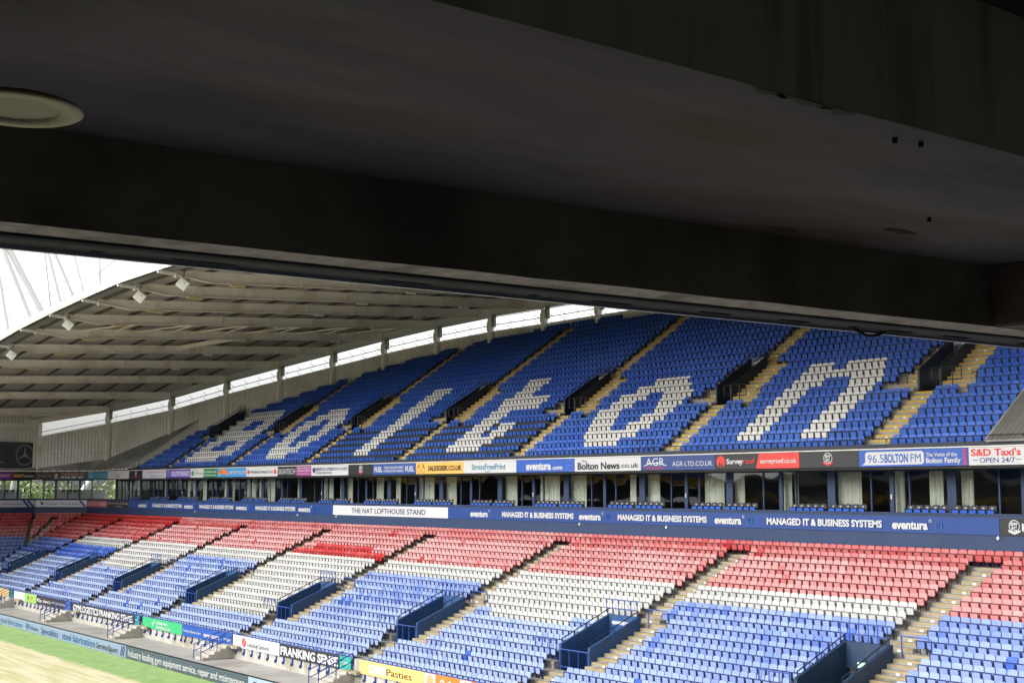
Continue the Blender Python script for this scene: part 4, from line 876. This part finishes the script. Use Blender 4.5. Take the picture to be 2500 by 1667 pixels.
# rear wall: ribbed cladding following the curve
def wall_top(x): return float(np.interp(x, bx, [b[3]-1.35 for b in BEAMS]))
wall = empty('rear_cladding'); tag(wall, 'beige ribbed cladding wall behind the top row, following a curve', 'wall')
xs = [b[0] for b in BEAMS]
def clad(m, P, Q, z0a, z0b, z1a, z1b, pitch=.42, dep=.12):
    P, Q = Vector(P), Vector(Q); L = (Q-P).length; n = max(1, int(L/pitch)); nn = Vector((-(Q-P).y, (Q-P).x)).normalized(); vs = []; k = 0
    for i in range(n):
        for fr, d in ((0, 0), (.55, 0), (.7, dep), (.85, dep)):
            f = (i+fr)/n; p = P+(Q-P)*f+nn*d; vs += [(p.x, p.y, z0a+(z0b-z0a)*f), (p.x, p.y, z1a+(z1b-z1a)*f)]; k += 1
    vs += [(Q.x, Q.y, z0b), (Q.x, Q.y, z1b)]; k += 1
    m.add(vs, [(2*i, 2*i+2, 2*i+3, 2*i+1) for i in range(k-1)])
for i, (a, b) in enumerate(zip(BEAMS, BEAMS[1:])):
    m = MB(); za = uz(1+(a[2]-UY)/UT)-.6; zb = uz(1+(b[2]-UY)/UT)-.6
    if a[0] < -140: za = 2.2
    if b[0] < -140: zb = 2.2
    clad(m, (a[0], a[2]+.2), (b[0], b[2]+.2), za, zb, a[3]-1.35, b[3]-1.35)
    m.build('cladding_panel', CLAD, wall)
    m = MB(); p0 = Vector((a[0], a[2]+.18, a[3]-1.33)); p1 = Vector((b[0], b[2]+.18, b[3]-1.33))
    m.bar(p0, p1, .08, .06); m.bar(p0+Vector((0, .1, .62)), p1+Vector((0, .1, .62)), .05, .07); m.build('window_rail', STEEL, wall)
    m = MB()
    for f in np.arange(.12, 1, .25):
        p = p0+(p1-p0)*f
        for dz in (.02, .64): m.tube(p+Vector((0, -.05, dz)), p+Vector((-.25, -.32, dz+.32)), .02, 6); m.tube(p+Vector((-.1, -.05, dz)), p+Vector((.1, -.05, dz)), .022, 6)
    m.build('window_bracket', RAILD, wall)
    m = MB(); q0 = Vector((a[0], a[2]+.9, a[3]+.98)); q1 = Vector((b[0], b[2]+.9, b[3]+.98)); m.bar(q0, q1, .06, 1.45); m.build('eaves_panel', pm('eaves_sheet', (.52, .55, .52), rough=.5), wall)
    m = MB(); m.bar((a[0], a[2]-.2, a[3]-.05), (b[0], b[2]-.2, b[3]-.05), .04, .05); m.build('cable_tray', BLACK, wall)
m = MB(); P0, P1 = (-159.4, 51.6), (-153.2, 58.0); clad(m, P0, P1, 2.2, 2.2, 6.3, 7.9); m.build('cladding_panel', CLAD, wall)
m = MB(); m.bar((-159.4, 51.45, 4.45), (-153.3, 57.75, 4.75), .05, .12); m.build('cover_strip', STEEL, wall)
m = MB(); m.bar((-159.4, 51.6, 6.35), (-153.2, 57.9, 7.95), .08, .06); m.bar((-159.4, 51.6, 6.85), (-153.2, 57.9, 8.45), .05, .07); m.build('window_rail', STEEL, wall)
m = MB(); m.bar((-159.4, 51.4, 8.2), (-153.2, 57.8, 9.6), .3, .6); m.bar((-163, 44, 8.6), (-159.4, 51.4, 8.1), .25, .5); m.bar((-160.5, 46, 9.4), (-153.6, 56.5, 9.9), .2, .45); m.build('corner_beam', STEEL, roof)
m = MB(); m.bar((-160.6, 51.6, 9.3), (-153.0, 58.9, 10.5), .06, 2.0); m.build('eaves_panel', MATS['eaves_sheet'], wall)
m = MB(); m.box(-159.7, -159.2, 51.3, 51.8, 2.2, 7.9); m.build('column', STEEL, roof)
m = MB(); clad(m, (-164.5, 30), (-159.5, 51.8), 2.0, 2.0, 9.6, 9.0); m.build('cladding_panel', CLAD, wall)
m = MB(); m.bar((-163.5, 36, 8.0), (-159.6, 51.4, 7.6), .25, .5); m.bar((-160.2, 45.5, 8.9), (-157.5, 53.5, 9.0), .2, .4); m.build('corner_beam', STEEL, roof)
# corner roof slopes at the ends of the upper tier
def slope_mesh(name, label, P, rib=None):
    o = empty(name); tag(o, label, 'roof')
    return o
o = empty('corner_roof'); tag(o, 'grey weathered roof slope between the far cladding and the upper seats', 'roof')
A0, A1, A2, A3 = Vector((-159.2, 51.2, 2.12)), Vector((-141.9, 56.0, 2.25)), Vector((-140.3, 63.7, 8.0)), Vector((-153.2, 57.85, 3.6))
m = MB(); c_ = Vector((-154.3, 55.95, 2.15))
m.add([A0, c_, A3, Vector((-159.3, 51.6, 2.45))], [(0, 1, 2, 3)]); m.add([c_, A1, A3], [(0, 1, 2)]); m.add([A1, A2, Vector((-144.4, 62.5, 6.85)), A3], [(0, 1, 2, 3)])
m.add([A0, Vector((-159.3, 51.6, 2.45)), Vector((-162, 30, 2.6)), Vector((-159.1, 30, 2.1))], [(0, 1, 2, 3)])
m.build('roof_slope', GREYR, o)
m = MB(); clad(m, (-142.05, 55.95), (-140.45, 63.8), 1.9, 6.2, 2.28, 8.0, .33); m.build('side_cladding', CLAD, o)
m = MB()
for P, Q in ((A0, c_), (c_, A1)):
    n = int((Q-P).length/.9)
    m.bar(P+Vector((0, -.1, -.02)), Q+Vector((0, -.1, -.02)), .1, .12, 1)
    for i in range(n): p = P+(Q-P)*(i/n); m.box(p.x-.04, p.x+.04, p.y-.2, p.y-.12, p.z-.12, p.z+.12)
m.bar(Vector((-159.15, 51.2, 2.1)), Vector((-159.15, 30, 2.1)), .1, .12, 1)
m.build('gutter', [RAILD, STEEL], o)
o = empty('corner_roof'); tag(o, 'grey ribbed roof slope cutting off the upper seats above the taxi board', 'roof')
m = MB(); P = Vector((-34.35, 55.92, 2.3))
up_ = Vector((0, 5.2, 3.7)).normalized()*9; alongx = Vector((1, 0, 0)); n = 60; vs = []
nrm = up_.cross(alongx).normalized()
for i in range(n+1):
    for fr, d in ((0, 0), (.5, 0), (.62, .05), (.88, .05)):
        p = P+alongx*((i+fr)*.28)-nrm*d; vs += [p, p+up_]
k = len(vs)//2; m.add(vs, [(2*i, 2*i+2, 2*i+3, 2*i+1) for i in range(k-1)])
m.build('roof_slope', pm('grey_ribbed_roof', (.13, .125, .105), (.19, .18, .155), .8, .7), o)
m = MB(); m.bar(P+Vector((0, -.05, -.03)), P+Vector((16, -.05, -.03)), .12, .10); m.bar(P+Vector((-.05, 0, .02)), P+up_+Vector((-.05, 0, .02)), .12, .08); m.build('verge', GREYR, o)
m = MB(); m.prism([P+Vector((0, .02, -.1)), P+Vector((0, 8, -.1)), P+Vector((up_.x, up_.y, up_.z-.03))], (.06, 0, 0)); m.build('side_cladding', CLAD, o)

# floodlights and small lamps under the roof
for i, (x, y, z) in enumerate(((-83.6, 36.47, 14.19), (-90.9, 36.32, 14.13), (-105.7, 36.18, 13.52), (-120.7, 36.2, 12.23))):
    o = empty('floodlight', (x, y, z)); tag(o, 'white square floodlight hung near the roof edge, %s from the right' % ordinal(i+1), 'floodlight', 'floodlights along the roof edge')
    nv_ = (Vector((-x, -y, -z)).normalized()+Vector((-.1, -.25, -.35))).normalized(); r_ = nv_.cross(Vector((0, 0, 1))).normalized(); u_ = r_.cross(nv_)
    Mr = Matrix((r_, -nv_, u_)).transposed().to_4x4() @ Matrix.Rotation(R(48), 4, 'Y')
    m = MB(Mr); m.box(-.37, .37, -.12, .12, -.37, .37); m.build('housing', WHITE, o)
    m = MB(Mr); m.box(-.32, .32, -.15, -.121, -.32, .32); m.build('lens', OFFW, o)
    m = MB(); m.tube((0, 0, .2), (.05, .1, 1.05), .035); m.tube((-.25, 0, .0), (0, 0, .35), .03); m.tube((.25, 0, 0), (0, 0, .35), .03); m.build('bracket', PURL, o)
li = 0
for bi in range(3, 11):
    b = BEAMS[bi]
    for y, c, s in ((40.6, YBOX, .55), (55.5, OFFW, .42), (66.0, OFFW, .42)):
        if y > b[2]-4: continue
        m = MB(); z = bz(b, y); li += 1
        m.box(b[0]-.12, b[0]+.16, y-s, y+s, z-.2, z-.03); m.tube((b[0], y, z-.03), (b[0], y+.15, z+.7), .02, 6)
        tag(m.build('roof_lamp', c), '%s box lamp under the %s roof beam from the left, %s from the front' % ('yellowed' if c is YBOX else 'pale', ordinal(bi+1), {40.6: 'first', 55.5: 'second', 66.0: 'third'}[y]), 'lamp', 'box lamps under the roof beams')
    m = MB(); y = 45.7; z = bz(b, y); m.bar((b[0]+.2, y, z-.05), (b[0]+.2, y, z+.72), .08, .1)
    m.bar((b[0]+.2, y-.75, z+.55), (b[0]+.2, y, z+.75), .05, .05); m.bar((b[0]+.2, y+.75, z+.55), (b[0]+.2, y, z+.75), .05, .05)
    m.build('stiffener', STEEL, roof)
    m = MB(); y = 50.3; z = bz(b, y)+DP; m.box(b[0]-2.2, b[0]-1.8, y-.45, y+.45, z-.12, z+.05); m.tube((b[0]-2.2, y-.4, z-.3), (b[0]-2.2, y-.4, z+.1), .03, 6); m.tube((b[0]-2.2, y+.4, z-.3), (b[0]-2.2, y+.4, z+.1), .03, 6)
    tag(m.build('loudspeaker', pm('speaker_rust', (.12, .09, .07))), 'dark loudspeaker unit hung behind the %s roof beam from the left' % ordinal(bi+1), 'loudspeaker', 'loudspeakers under the roof')

# scoreboard
o = empty('scoreboard'); tag(o, 'dark screen board with a three-pointed star emblem at the far left', 'scoreboard')
Msb = Matrix.Translation((-160.0, 51.55, 0)) @ Matrix.Rotation(R(90), 4, 'Z'); o.matrix_world = Msb
m = MB(); m.box(-11, 0, -.25, .3, 2.52, 5.6); m.build('cabinet', BLACK, o)
m = MB(); m.box(-10.95, -.05, -.27, -.25, 2.6, 5.55); m.build('screen', pm('screen_face', (.030, .034, .042), (.05, .055, .065), .6, .4, stretch=(.3, 1, 1)), o)
m = MB(); cx, cz, n = -1.55, 4.05, 40
for r0, r1 in ((1.26, 1.18), (1.13, 1.10)):
    m.add([(cx+r*math.cos(2*math.pi*i/n)*.86, -.29, cz+r*math.sin(2*math.pi*i/n)) for r in (r0, r1) for i in range(n)], [(i, (i+1) % n, n+(i+1) % n, n+i) for i in range(n)])
for a in (90, 210, 330):
    d = Vector((math.cos(R(a))*.86, 0, math.sin(R(a)))); p = Vector((-d.z, 0, d.x)); c0 = Vector((cx, -.30, cz))
    m.add([c0-p*.14, c0+d*1.12, c0+p*.14], [(0, 1, 2)])
m.build('star_emblem', cm((.30, .31, .33)), o)
m = MB()
for i in range(4):
    for j in range(3): m.box(-.5+.12*i, -.42+.12*i, -.285, -.27, 4.55+.14*j, 4.63+.14*j); m.box(-.5+.12*i, -.42+.12*i, -.285, -.27, 3.1+.14*j, 3.18+.14*j)
m.build('mesh_pattern', cm((.12, .13, .14)), o)
text(o, 'The best.', -5.6, -4.0, 3.2, .22, WH, y=-.285)
# corner rooms with glazing on both sides
for M_, L, nm in ((M45, 6.69, 'angled'), (M90, 22, 'end')):
    t = MB(M_); t.box(-L, 0, .1, 7.5, -1.8, -1.61); t.box(-L, 0, 5.0, 5.15, -1.6, -.15, 1)
    for x in np.arange(-L+.4, .1, 1.75): t.box(x-.06, x+.06, 5.0, 5.12, -.15, 1.05, 2)
    t.build('corner_room', [pm('pale_floor', (.45, .45, .44)), pm('dado', (.62, .62, .60)), OFFW], corner)
    for i, x in enumerate(np.arange(-L+.25, .1, 1.55)):
        m = MB(M_); m.box(x-(.1 if i % 2 else .05), x+(.1 if i % 2 else .05), 1.55, 1.7, -1.6, 1.05); m.build('mullion', NAVY, corner)
    m = MB(M_); m.box(-L, 0, 1.6, 1.61, -1.55, 1.02); m.build('glazing', GLASS, corner)
    m = MB(M_); m.box(-L, 0, 1.5, 1.75, .95, 1.06); m.build('head_frame', NAVY, corner)
ci = 0
cs = empty('stacking_chair'); cp = []
m = MB(); m.box(-.22, .22, -.22, .22, .43, .46); cp.append(m.build('seat', BLACK, cs))
m = MB(); m.box(-.21, .21, .2, .23, .6, .86); cp.append(m.build('backrest', BLACK, cs))
for sx in (-.2, .2):
    m = MB(); m.tube((sx, -.2, 0), (sx, -.2, .43), .012, 6); m.tube((sx, .21, 0), (sx, .21, .8), .012, 6); m.tube((sx, -.2, .43), (sx, .21, .43), .012, 6); cp.append(m.build('leg', pm('chair_leg', (.15, .15, .15)), cs))
for M_, sp_ in ((M45, [(-6.1, 2.6), (-5.3, 2.4), (-4.7, 3.1), (-3.6, 2.5), (-2.9, 2.9), (-2.1, 2.4)]), (M90, [(-4.1, 2.6), (-3.5, 2.8), (-2.8, 2.5), (-1.9, 3.0), (-.7, 2.5)])):
    for x, y in sp_:
        if ci == 0: o = cs
        else:
            o = cs.copy(); COL.objects.link(o)
            for c in cp: c2 = c.copy(); COL.objects.link(c2); c2.parent = o
        o.matrix_world = M_ @ Matrix.Translation((x, y, -1.0)) @ Matrix.Rotation(rng.random()*2+2.2, 4, 'Z'); ci += 1
        tag(o, 'black chair in the far corner room, %s from the right of its glass front' % ordinal(ci), 'chair', 'chairs in the corner room')
# leaning white mast leg and trees outside, behind the corner rooms
m = MB(); m.tube((-176.5, 60.0, -6), (-170.5, 66.5, 8), .55, 16); m.tube((-172.5, 52, -10), (-172, 53.5, 10), .5, 16)
tag(m.build('mast_leg', WHITE), 'thick white sloping steel legs outside behind the corner room', 'mast')
def tree(x, y, z, h, r, label):
    o = empty('tree', (x, y, z)); tag(o, label, 'tree', 'trees outside the stadium')
    m = MB(); m.tube((0, 0, 0), (.2, .1, h*.55), .35, 8, 0, .18)
    for i in range(5): a = i*1.26; m.tube((.15, .1, h*(.35+.05*i)), (r*.6*math.cos(a), r*.6*math.sin(a), h*(.6+.06*i)), .12, 6, 0, .04)
    m.build('trunk', BARK, o)
    n = 2600; P = []; 
    cl = [(rng.normal(0, r*.45), rng.normal(0, r*.45), h*.62+rng.normal(0, h*.16), r*(.25+.3*rng.random())) for _ in range(16)]
    m = MB()
    for i in range(n):
        c = cl[int(rng.integers(len(cl)))]; d = rng.normal(0, 1, 3); d /= np.linalg.norm(d); p = np.array(c[:3])+d*c[3]*(.6+.5*rng.random()); u_ = rng.normal(0, 1, 3); u_ /= np.linalg.norm(u_); v_ = np.cross(u_, d); s_ = .22+.2*rng.random()
        m.add([p-u_*s_, p+v_*s_*.6, p+u_*s_, p-v_*s_*.6], [(0, 1, 2, 3)])
    m.build('crown', TREE, o)
for i, (x, y, h, r) in enumerate(((-205, 60, 13, 5), (-208, 68, 15, 6), (-202, 75, 12.5, 5), (-215, 52, 14, 6), (-206, 82, 14, 6))):
    tree(x, y, ZG-.3, h, r, 'green leafy tree outside, seen through the far corner glass, %s in its row' % ordinal(i+1))
# white masts and ties above the far roof
MAST = [((50.6, 32.1), (54.7, 22.8), .55), ((51.9, 31.3), (56.2, 23.8), .7), ((56.1, 33.3), (57.4, 24.3), .16), ((63.8, 33.5), (64.1, 28), .2), ((73.5, 33.6), (73.5, 32.2), .22), ((57, 31.1), (58.7, 25.2), .35), ((58, 31.3), (60.5, 26), .4), ((50.4, 27.7), (51.8, 20.9), .5), ((60.5, 31.4), (61.9, 26.7), .25),
        ((50.8, 26.1), (53.6, 30.8), .09), ((51.7, 22.8), (56.8, 30.3), .09), ((53.2, 22), (58.1, 27.4), .09), ((56, 25.1), (60.5, 30), .08), ((58.9, 25.6), (64.3, 30.5), .08), ((61.9, 28.1), (65.8, 31.7), .08)]
mast = empty('roof_mast'); tag(mast, 'white steel masts and thin ties rising behind the far roof edge', 'mast')
for (y0, z0), (y1, z1), r in MAST:
    d = Vector((0, y1-y0, z1-z0)); p = Vector((-175, y0, z0))-d*.6; q = Vector((-175, y1, z1))+d*.5
    m = MB(); m.tube(p, q, r*.6, 12); m.build('mast_tube' if r > .12 else 'tie_rod', pm('dull_steel', (.50, .52, .51), rough=.5) if .15 <= r <= .23 else WHITE, mast)

# ------------------------------------------------------------------ near structure: the covered place the picture is taken from
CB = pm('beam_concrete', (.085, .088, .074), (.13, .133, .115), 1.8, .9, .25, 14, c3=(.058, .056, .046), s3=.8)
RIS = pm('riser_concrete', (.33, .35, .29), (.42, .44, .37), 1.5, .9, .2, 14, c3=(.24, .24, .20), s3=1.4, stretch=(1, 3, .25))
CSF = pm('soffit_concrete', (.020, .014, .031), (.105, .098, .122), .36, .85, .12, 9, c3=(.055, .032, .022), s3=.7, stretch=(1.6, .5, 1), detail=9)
CLP = pm('lip_concrete', (.21, .19, .185), (.36, .335, .33), 9, .9, .6, 30, c3=(.14, .13, .12), s3=2.5)
TRM = pm('trim_metal', (.030, .033, .042), (.045, .05, .062), 3, .75, spec=.1)
ix = lambda y: -6.42+.0965*(y-1.84)
ox = lambda y: -6.85+.0805*(y-1.97)
Y0, Y1, PIER = -18, 34, 9.46
near = empty('near_stand'); tag(near, 'dark concrete ceiling steps and piers of the near stand overhead', 'grandstand')
o = empty('concrete_beam'); tag(o, 'long dark concrete beam crossing the picture above the seats', 'beam')
m = MB(); ya = np.linspace(-18, 34, 105)
mid = lambda y: ix(y)*.46+ox(y)*.54
vs = []
for i, y in enumerate(ya):
    j = .012*math.sin(i*1.7)+.01*rng.normal()
    vs += [(ix(y)+.25*j, y, 1.3+.3*abs(j)), (mid(y)+.4*j, y, 1.3), (ix(y), y, 1.82), (mid(y)-.04, y, 3.2), (ix(y)+.0, y, 3.2)]
fs = []
for i in range(len(ya)-1):
    a, b = 5*i, 5*i+5
    fs += [(a, a+1, b+1, b, )]
m.add(vs, fs, 1)
m.add(vs, [(5*i, 5*i+5, 5*i+7, 5*i+2) for i in range(len(ya)-1)], 0)
m.add(vs, [(5*i+1, 5*i+3, 5*i+8, 5*i+6) for i in range(len(ya)-1)], 0)
m.add(vs, [(5*i+2, 5*i+7, 5*i+9, 5*i+4) for i in range(len(ya)-1)], 0)
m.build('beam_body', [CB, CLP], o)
m = MB(); m.hexa([(ox(Y0), Y0, 1.27), (mid(Y0)-.01, Y0, 1.285), (mid(Y1)-.01, Y1, 1.285), (ox(Y1), Y1, 1.27), (ox(Y0), Y0, 1.9), (mid(Y0)-.05, Y0, 1.9), (mid(Y1)-.05, Y1, 1.9), (ox(Y1), Y1, 1.9)])
m.build('trim_board', TRM, o)
m = MB(); m.bar((ox(Y0)-.012, Y0, 1.275), (ox(Y1)-.012, Y1, 1.275), .03, .05); m.build('drip_edge', pm('edge_metal', (.16, .19, .27), rough=.4), o)
for y, L in ((.6, .12), (2.45, .07), (3.05, .38), (4.35, .34), (5.3, .07), (5.95, .35), (6.9, .3), (7.7, .3), (8.35, .1), (8.9, .3), (9.6, .35), (10.6, .3)):
    m = MB(); P = []
    for dz in (-.003, .004):
        for yy, f in ((y-L/2, .25), (y-L/2, .78), (y+L/2, .78), (y+L/2, .25)): P.append((ox(yy)+(mid(yy)-.01-ox(yy))*f, yy, 1.27+.015*f+dz))
    m.hexa(P); m.build('drain_slot', VOID, o)
e1 = lambda y: -3.79+(y-2.58)*.0365
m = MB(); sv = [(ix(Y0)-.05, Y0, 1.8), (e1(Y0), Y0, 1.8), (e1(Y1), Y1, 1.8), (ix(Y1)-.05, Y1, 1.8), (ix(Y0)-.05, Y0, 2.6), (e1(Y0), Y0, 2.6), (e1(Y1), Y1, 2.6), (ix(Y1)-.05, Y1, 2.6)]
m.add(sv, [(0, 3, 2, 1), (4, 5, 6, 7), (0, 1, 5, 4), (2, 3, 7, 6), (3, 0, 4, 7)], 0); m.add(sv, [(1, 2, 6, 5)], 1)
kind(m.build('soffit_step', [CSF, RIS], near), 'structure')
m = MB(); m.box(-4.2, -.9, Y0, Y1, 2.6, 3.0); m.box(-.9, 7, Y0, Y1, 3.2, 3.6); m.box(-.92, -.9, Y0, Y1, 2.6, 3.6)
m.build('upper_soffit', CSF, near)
for nm, bx_ in (('rear_wall', (6.5, 7, Y0, Y1, -3, 3.6)), ('floor_slab', (-3, 6.5, Y0, Y1, -1.95, -1.65)), ('side_wall', (-6.6, 7, -2.0, -1.7, -12, 3.6)), ('side_wall', (-3, 7, Y1, Y1+.4, -3, 3.6))):  # first side_wall: unseen, added beside the camera to block light from the left
    m = MB(); m.box(*bx_); m.build(nm, pm('pale_bounce_paint', (.55, .54, .50), (.62, .61, .57), .8, .8), near)  # unseen surfaces made pale to bounce extra light onto soffit and beam
m = MB()
for i in range(22): m.box(-3-.8*(i+1), -3-.8*i, Y0, 40, -1.95-.36*(i+1)-.5, -1.95-.36*(i+1))
m.build('lower_terrace', CONC, near)
m = MB(); m.box(ix(PIER)+.003, 6.5, PIER, PIER+.5, 1.3, 1.795); m.box(ix(PIER)-.1, ix(PIER)+.32, PIER-.04, PIER+.5, 1.31, 1.79); m.build('cross_beam', pm('rust_stained_concrete', (.045, .035, .028), (.075, .062, .052), 3, .9, .3, 12), near)
for x, y, s in ((-5.9, 8.05, .11), (-5.75, 6.95, .09), (-5.3, 7.6, .1)):
    m = MB(); n = 14
    P = [(x+s*(1+.35*rng.normal())*.55*math.cos(2*math.pi*i/n), y+s*1.6*(1+.25*rng.normal())*math.sin(2*math.pi*i/n), 1.794) for i in range(n)]
    m.add(P, [tuple(range(n))]); m.build('spalled_patch', pm('spall', (.028, .025, .020), (.016, .014, .012), 20, .95), near)
for y, L in ((4.45, .13), (4.68, .2), (4.92, .12)):
    m = MB(); n = 16; P = []
    for i in range(n): t_ = 2*math.pi*i/n; P.append((e1(y)-.045*(1-math.cos(t_))*.5*(1+.4*rng.normal())*1.2, y+L*math.sin(t_), 1.7955))
    m.add(P, [tuple(range(n))]); m.build('spalled_patch', MATS['spall'], near)
for x, y in ((-3.86, 5.55), (-3.82, 5.72), (-4.9, 7.4)):
    m = MB(); m.tube((x, y, 1.80), (x, y, 1.77), .014, 8); m.build('fixing_stub', BLACK, near)
m = MB(); pts = [Vector((ox(8.4+.42*f)+.03, 8.4+.42*f, 1.28-.055*math.sin(math.pi*f))) for f in np.linspace(0, 1, 13)]; m.path(pts, .012, 8)
tag(m.build('hanging_cable', BLACK), 'short black cable drooping below the concrete beam', 'cable')
# ceiling lamp beside the beam
o = empty('ceiling_lamp', (-4.92, 1.45, 1.44)); tag(o, 'round yellowed ceiling lamp fixed under the soffit at the left edge', 'lamp')
def disc(m, r, z0, z1, r2=None, n=40, mi=0): m.tube((0, 0, z0), (0, 0, z1), r, n, mi, r2)
m = MB(); m.bar((-.2, -.06, .03), (-1.6, -.75, .06), .05, .03); m.build('bracket_arm', CB, o)
m = MB(); n = 48; prof = [(.155, .008), (.165, -.004), (.235, -.007), (.25, .0), (.245, .008), (.22, .014)]; vs = [(r*math.cos(2*math.pi*i/n), r*math.sin(2*math.pi*i/n), z) for r, z in prof for i in range(n)]
m.add(vs, [(k*n+i, k*n+(i+1) % n, (k+1)*n+(i+1) % n, (k+1)*n+i) for k in range(len(prof)-1) for i in range(n)]); m.build('bezel', pm('lamp_bezel', (.085, .076, .030), (.125, .112, .052), 6, .5), o, True)
m = MB(); disc(m, .16, .004, .010, .16); m.build('diffuser', pm('lamp_diffuser', (.035, .030, .016), (.06, .05, .03), 9, .5), o)
m = MB(); disc(m, .225, .010, .018, .225); m.build('base_plate', pm('lamp_ring', (.20, .18, .15), rough=.6), o)

# ------------------------------------------------------------------ upper half of the end stand (mirrored in the box glass)
m = MB()
for i in range(20): m.box(-161-.85*(i+1), -161-.85*i, -60, 38, 1.6+.5*i, 2.1+.5*i)
m.build('upper_terrace', pm('end_upper_seats', (.02, .06, .3), (.04, .1, .4), .3), corner)
m = MB(); m.box(-182, -146, -60, 30, 13.5, 14.1); m.box(-181, -180.5, -60, 38, 2, 14); m.build('end_roof', SHEET, corner)
m = MB(); m.box(-159.2, -159.0, -60, 20, 1.1, 2.0); m.build('fascia', cm((.7, .4, .05)), corner)
m = MB(); m.box(-166, -165, -60, 28, -1.7, 1.1); m.build('box_wall', pm('end_box_wall', (.04, .04, .04)), corner)

# ------------------------------------------------------------------ the stand opposite (mirrored in the box glass)
o = empty('opposite_stand'); tag(o, 'stand on the other side of the pitch, mirrored in the box windows', 'grandstand')
m = MB()
for i in range(12): m.box(-150, -10, -43-.85*(i+1), -43-.85*i, ZG-.3, -10.2+.37*i)
m.build('lower_terrace', pm('opposite_seats', (.25, .03, .03), (.35, .2, .2), .3), o)
m = MB(); m.box(-165, -5, -60, -55, -5.8, 1.2); m.build('box_wall', pm('opposite_boxes', (.03, .04, .05), (.10, .11, .11), .25), o)
m = MB(); m.box(-165, -5, -55, -54.9, -2.2, -1.3); m.build('strip_board', cm((.55, .35, .05)), o)
m = MB(); m.box(-165, -5, -55, -54.9, 1.2, 2.1); m.build('fascia', cm((.45, .45, .47)), o)
m = MB()
for i in range(20): m.box(-140, -25, -55-.85*(i+1), -55-.85*i, 1.5+.55*i, 2.1+.55*i)
m.build('upper_terrace', pm('opposite_upper', (.01, .05, .25), (.03, .09, .35), .3), o)
m = MB(); m.box(-150, -10, -76, -34, 15, 15.6); m.box(-150, -10, -76, -75.5, 2, 15); m.build('roof', SHEET, o)

fit_text()
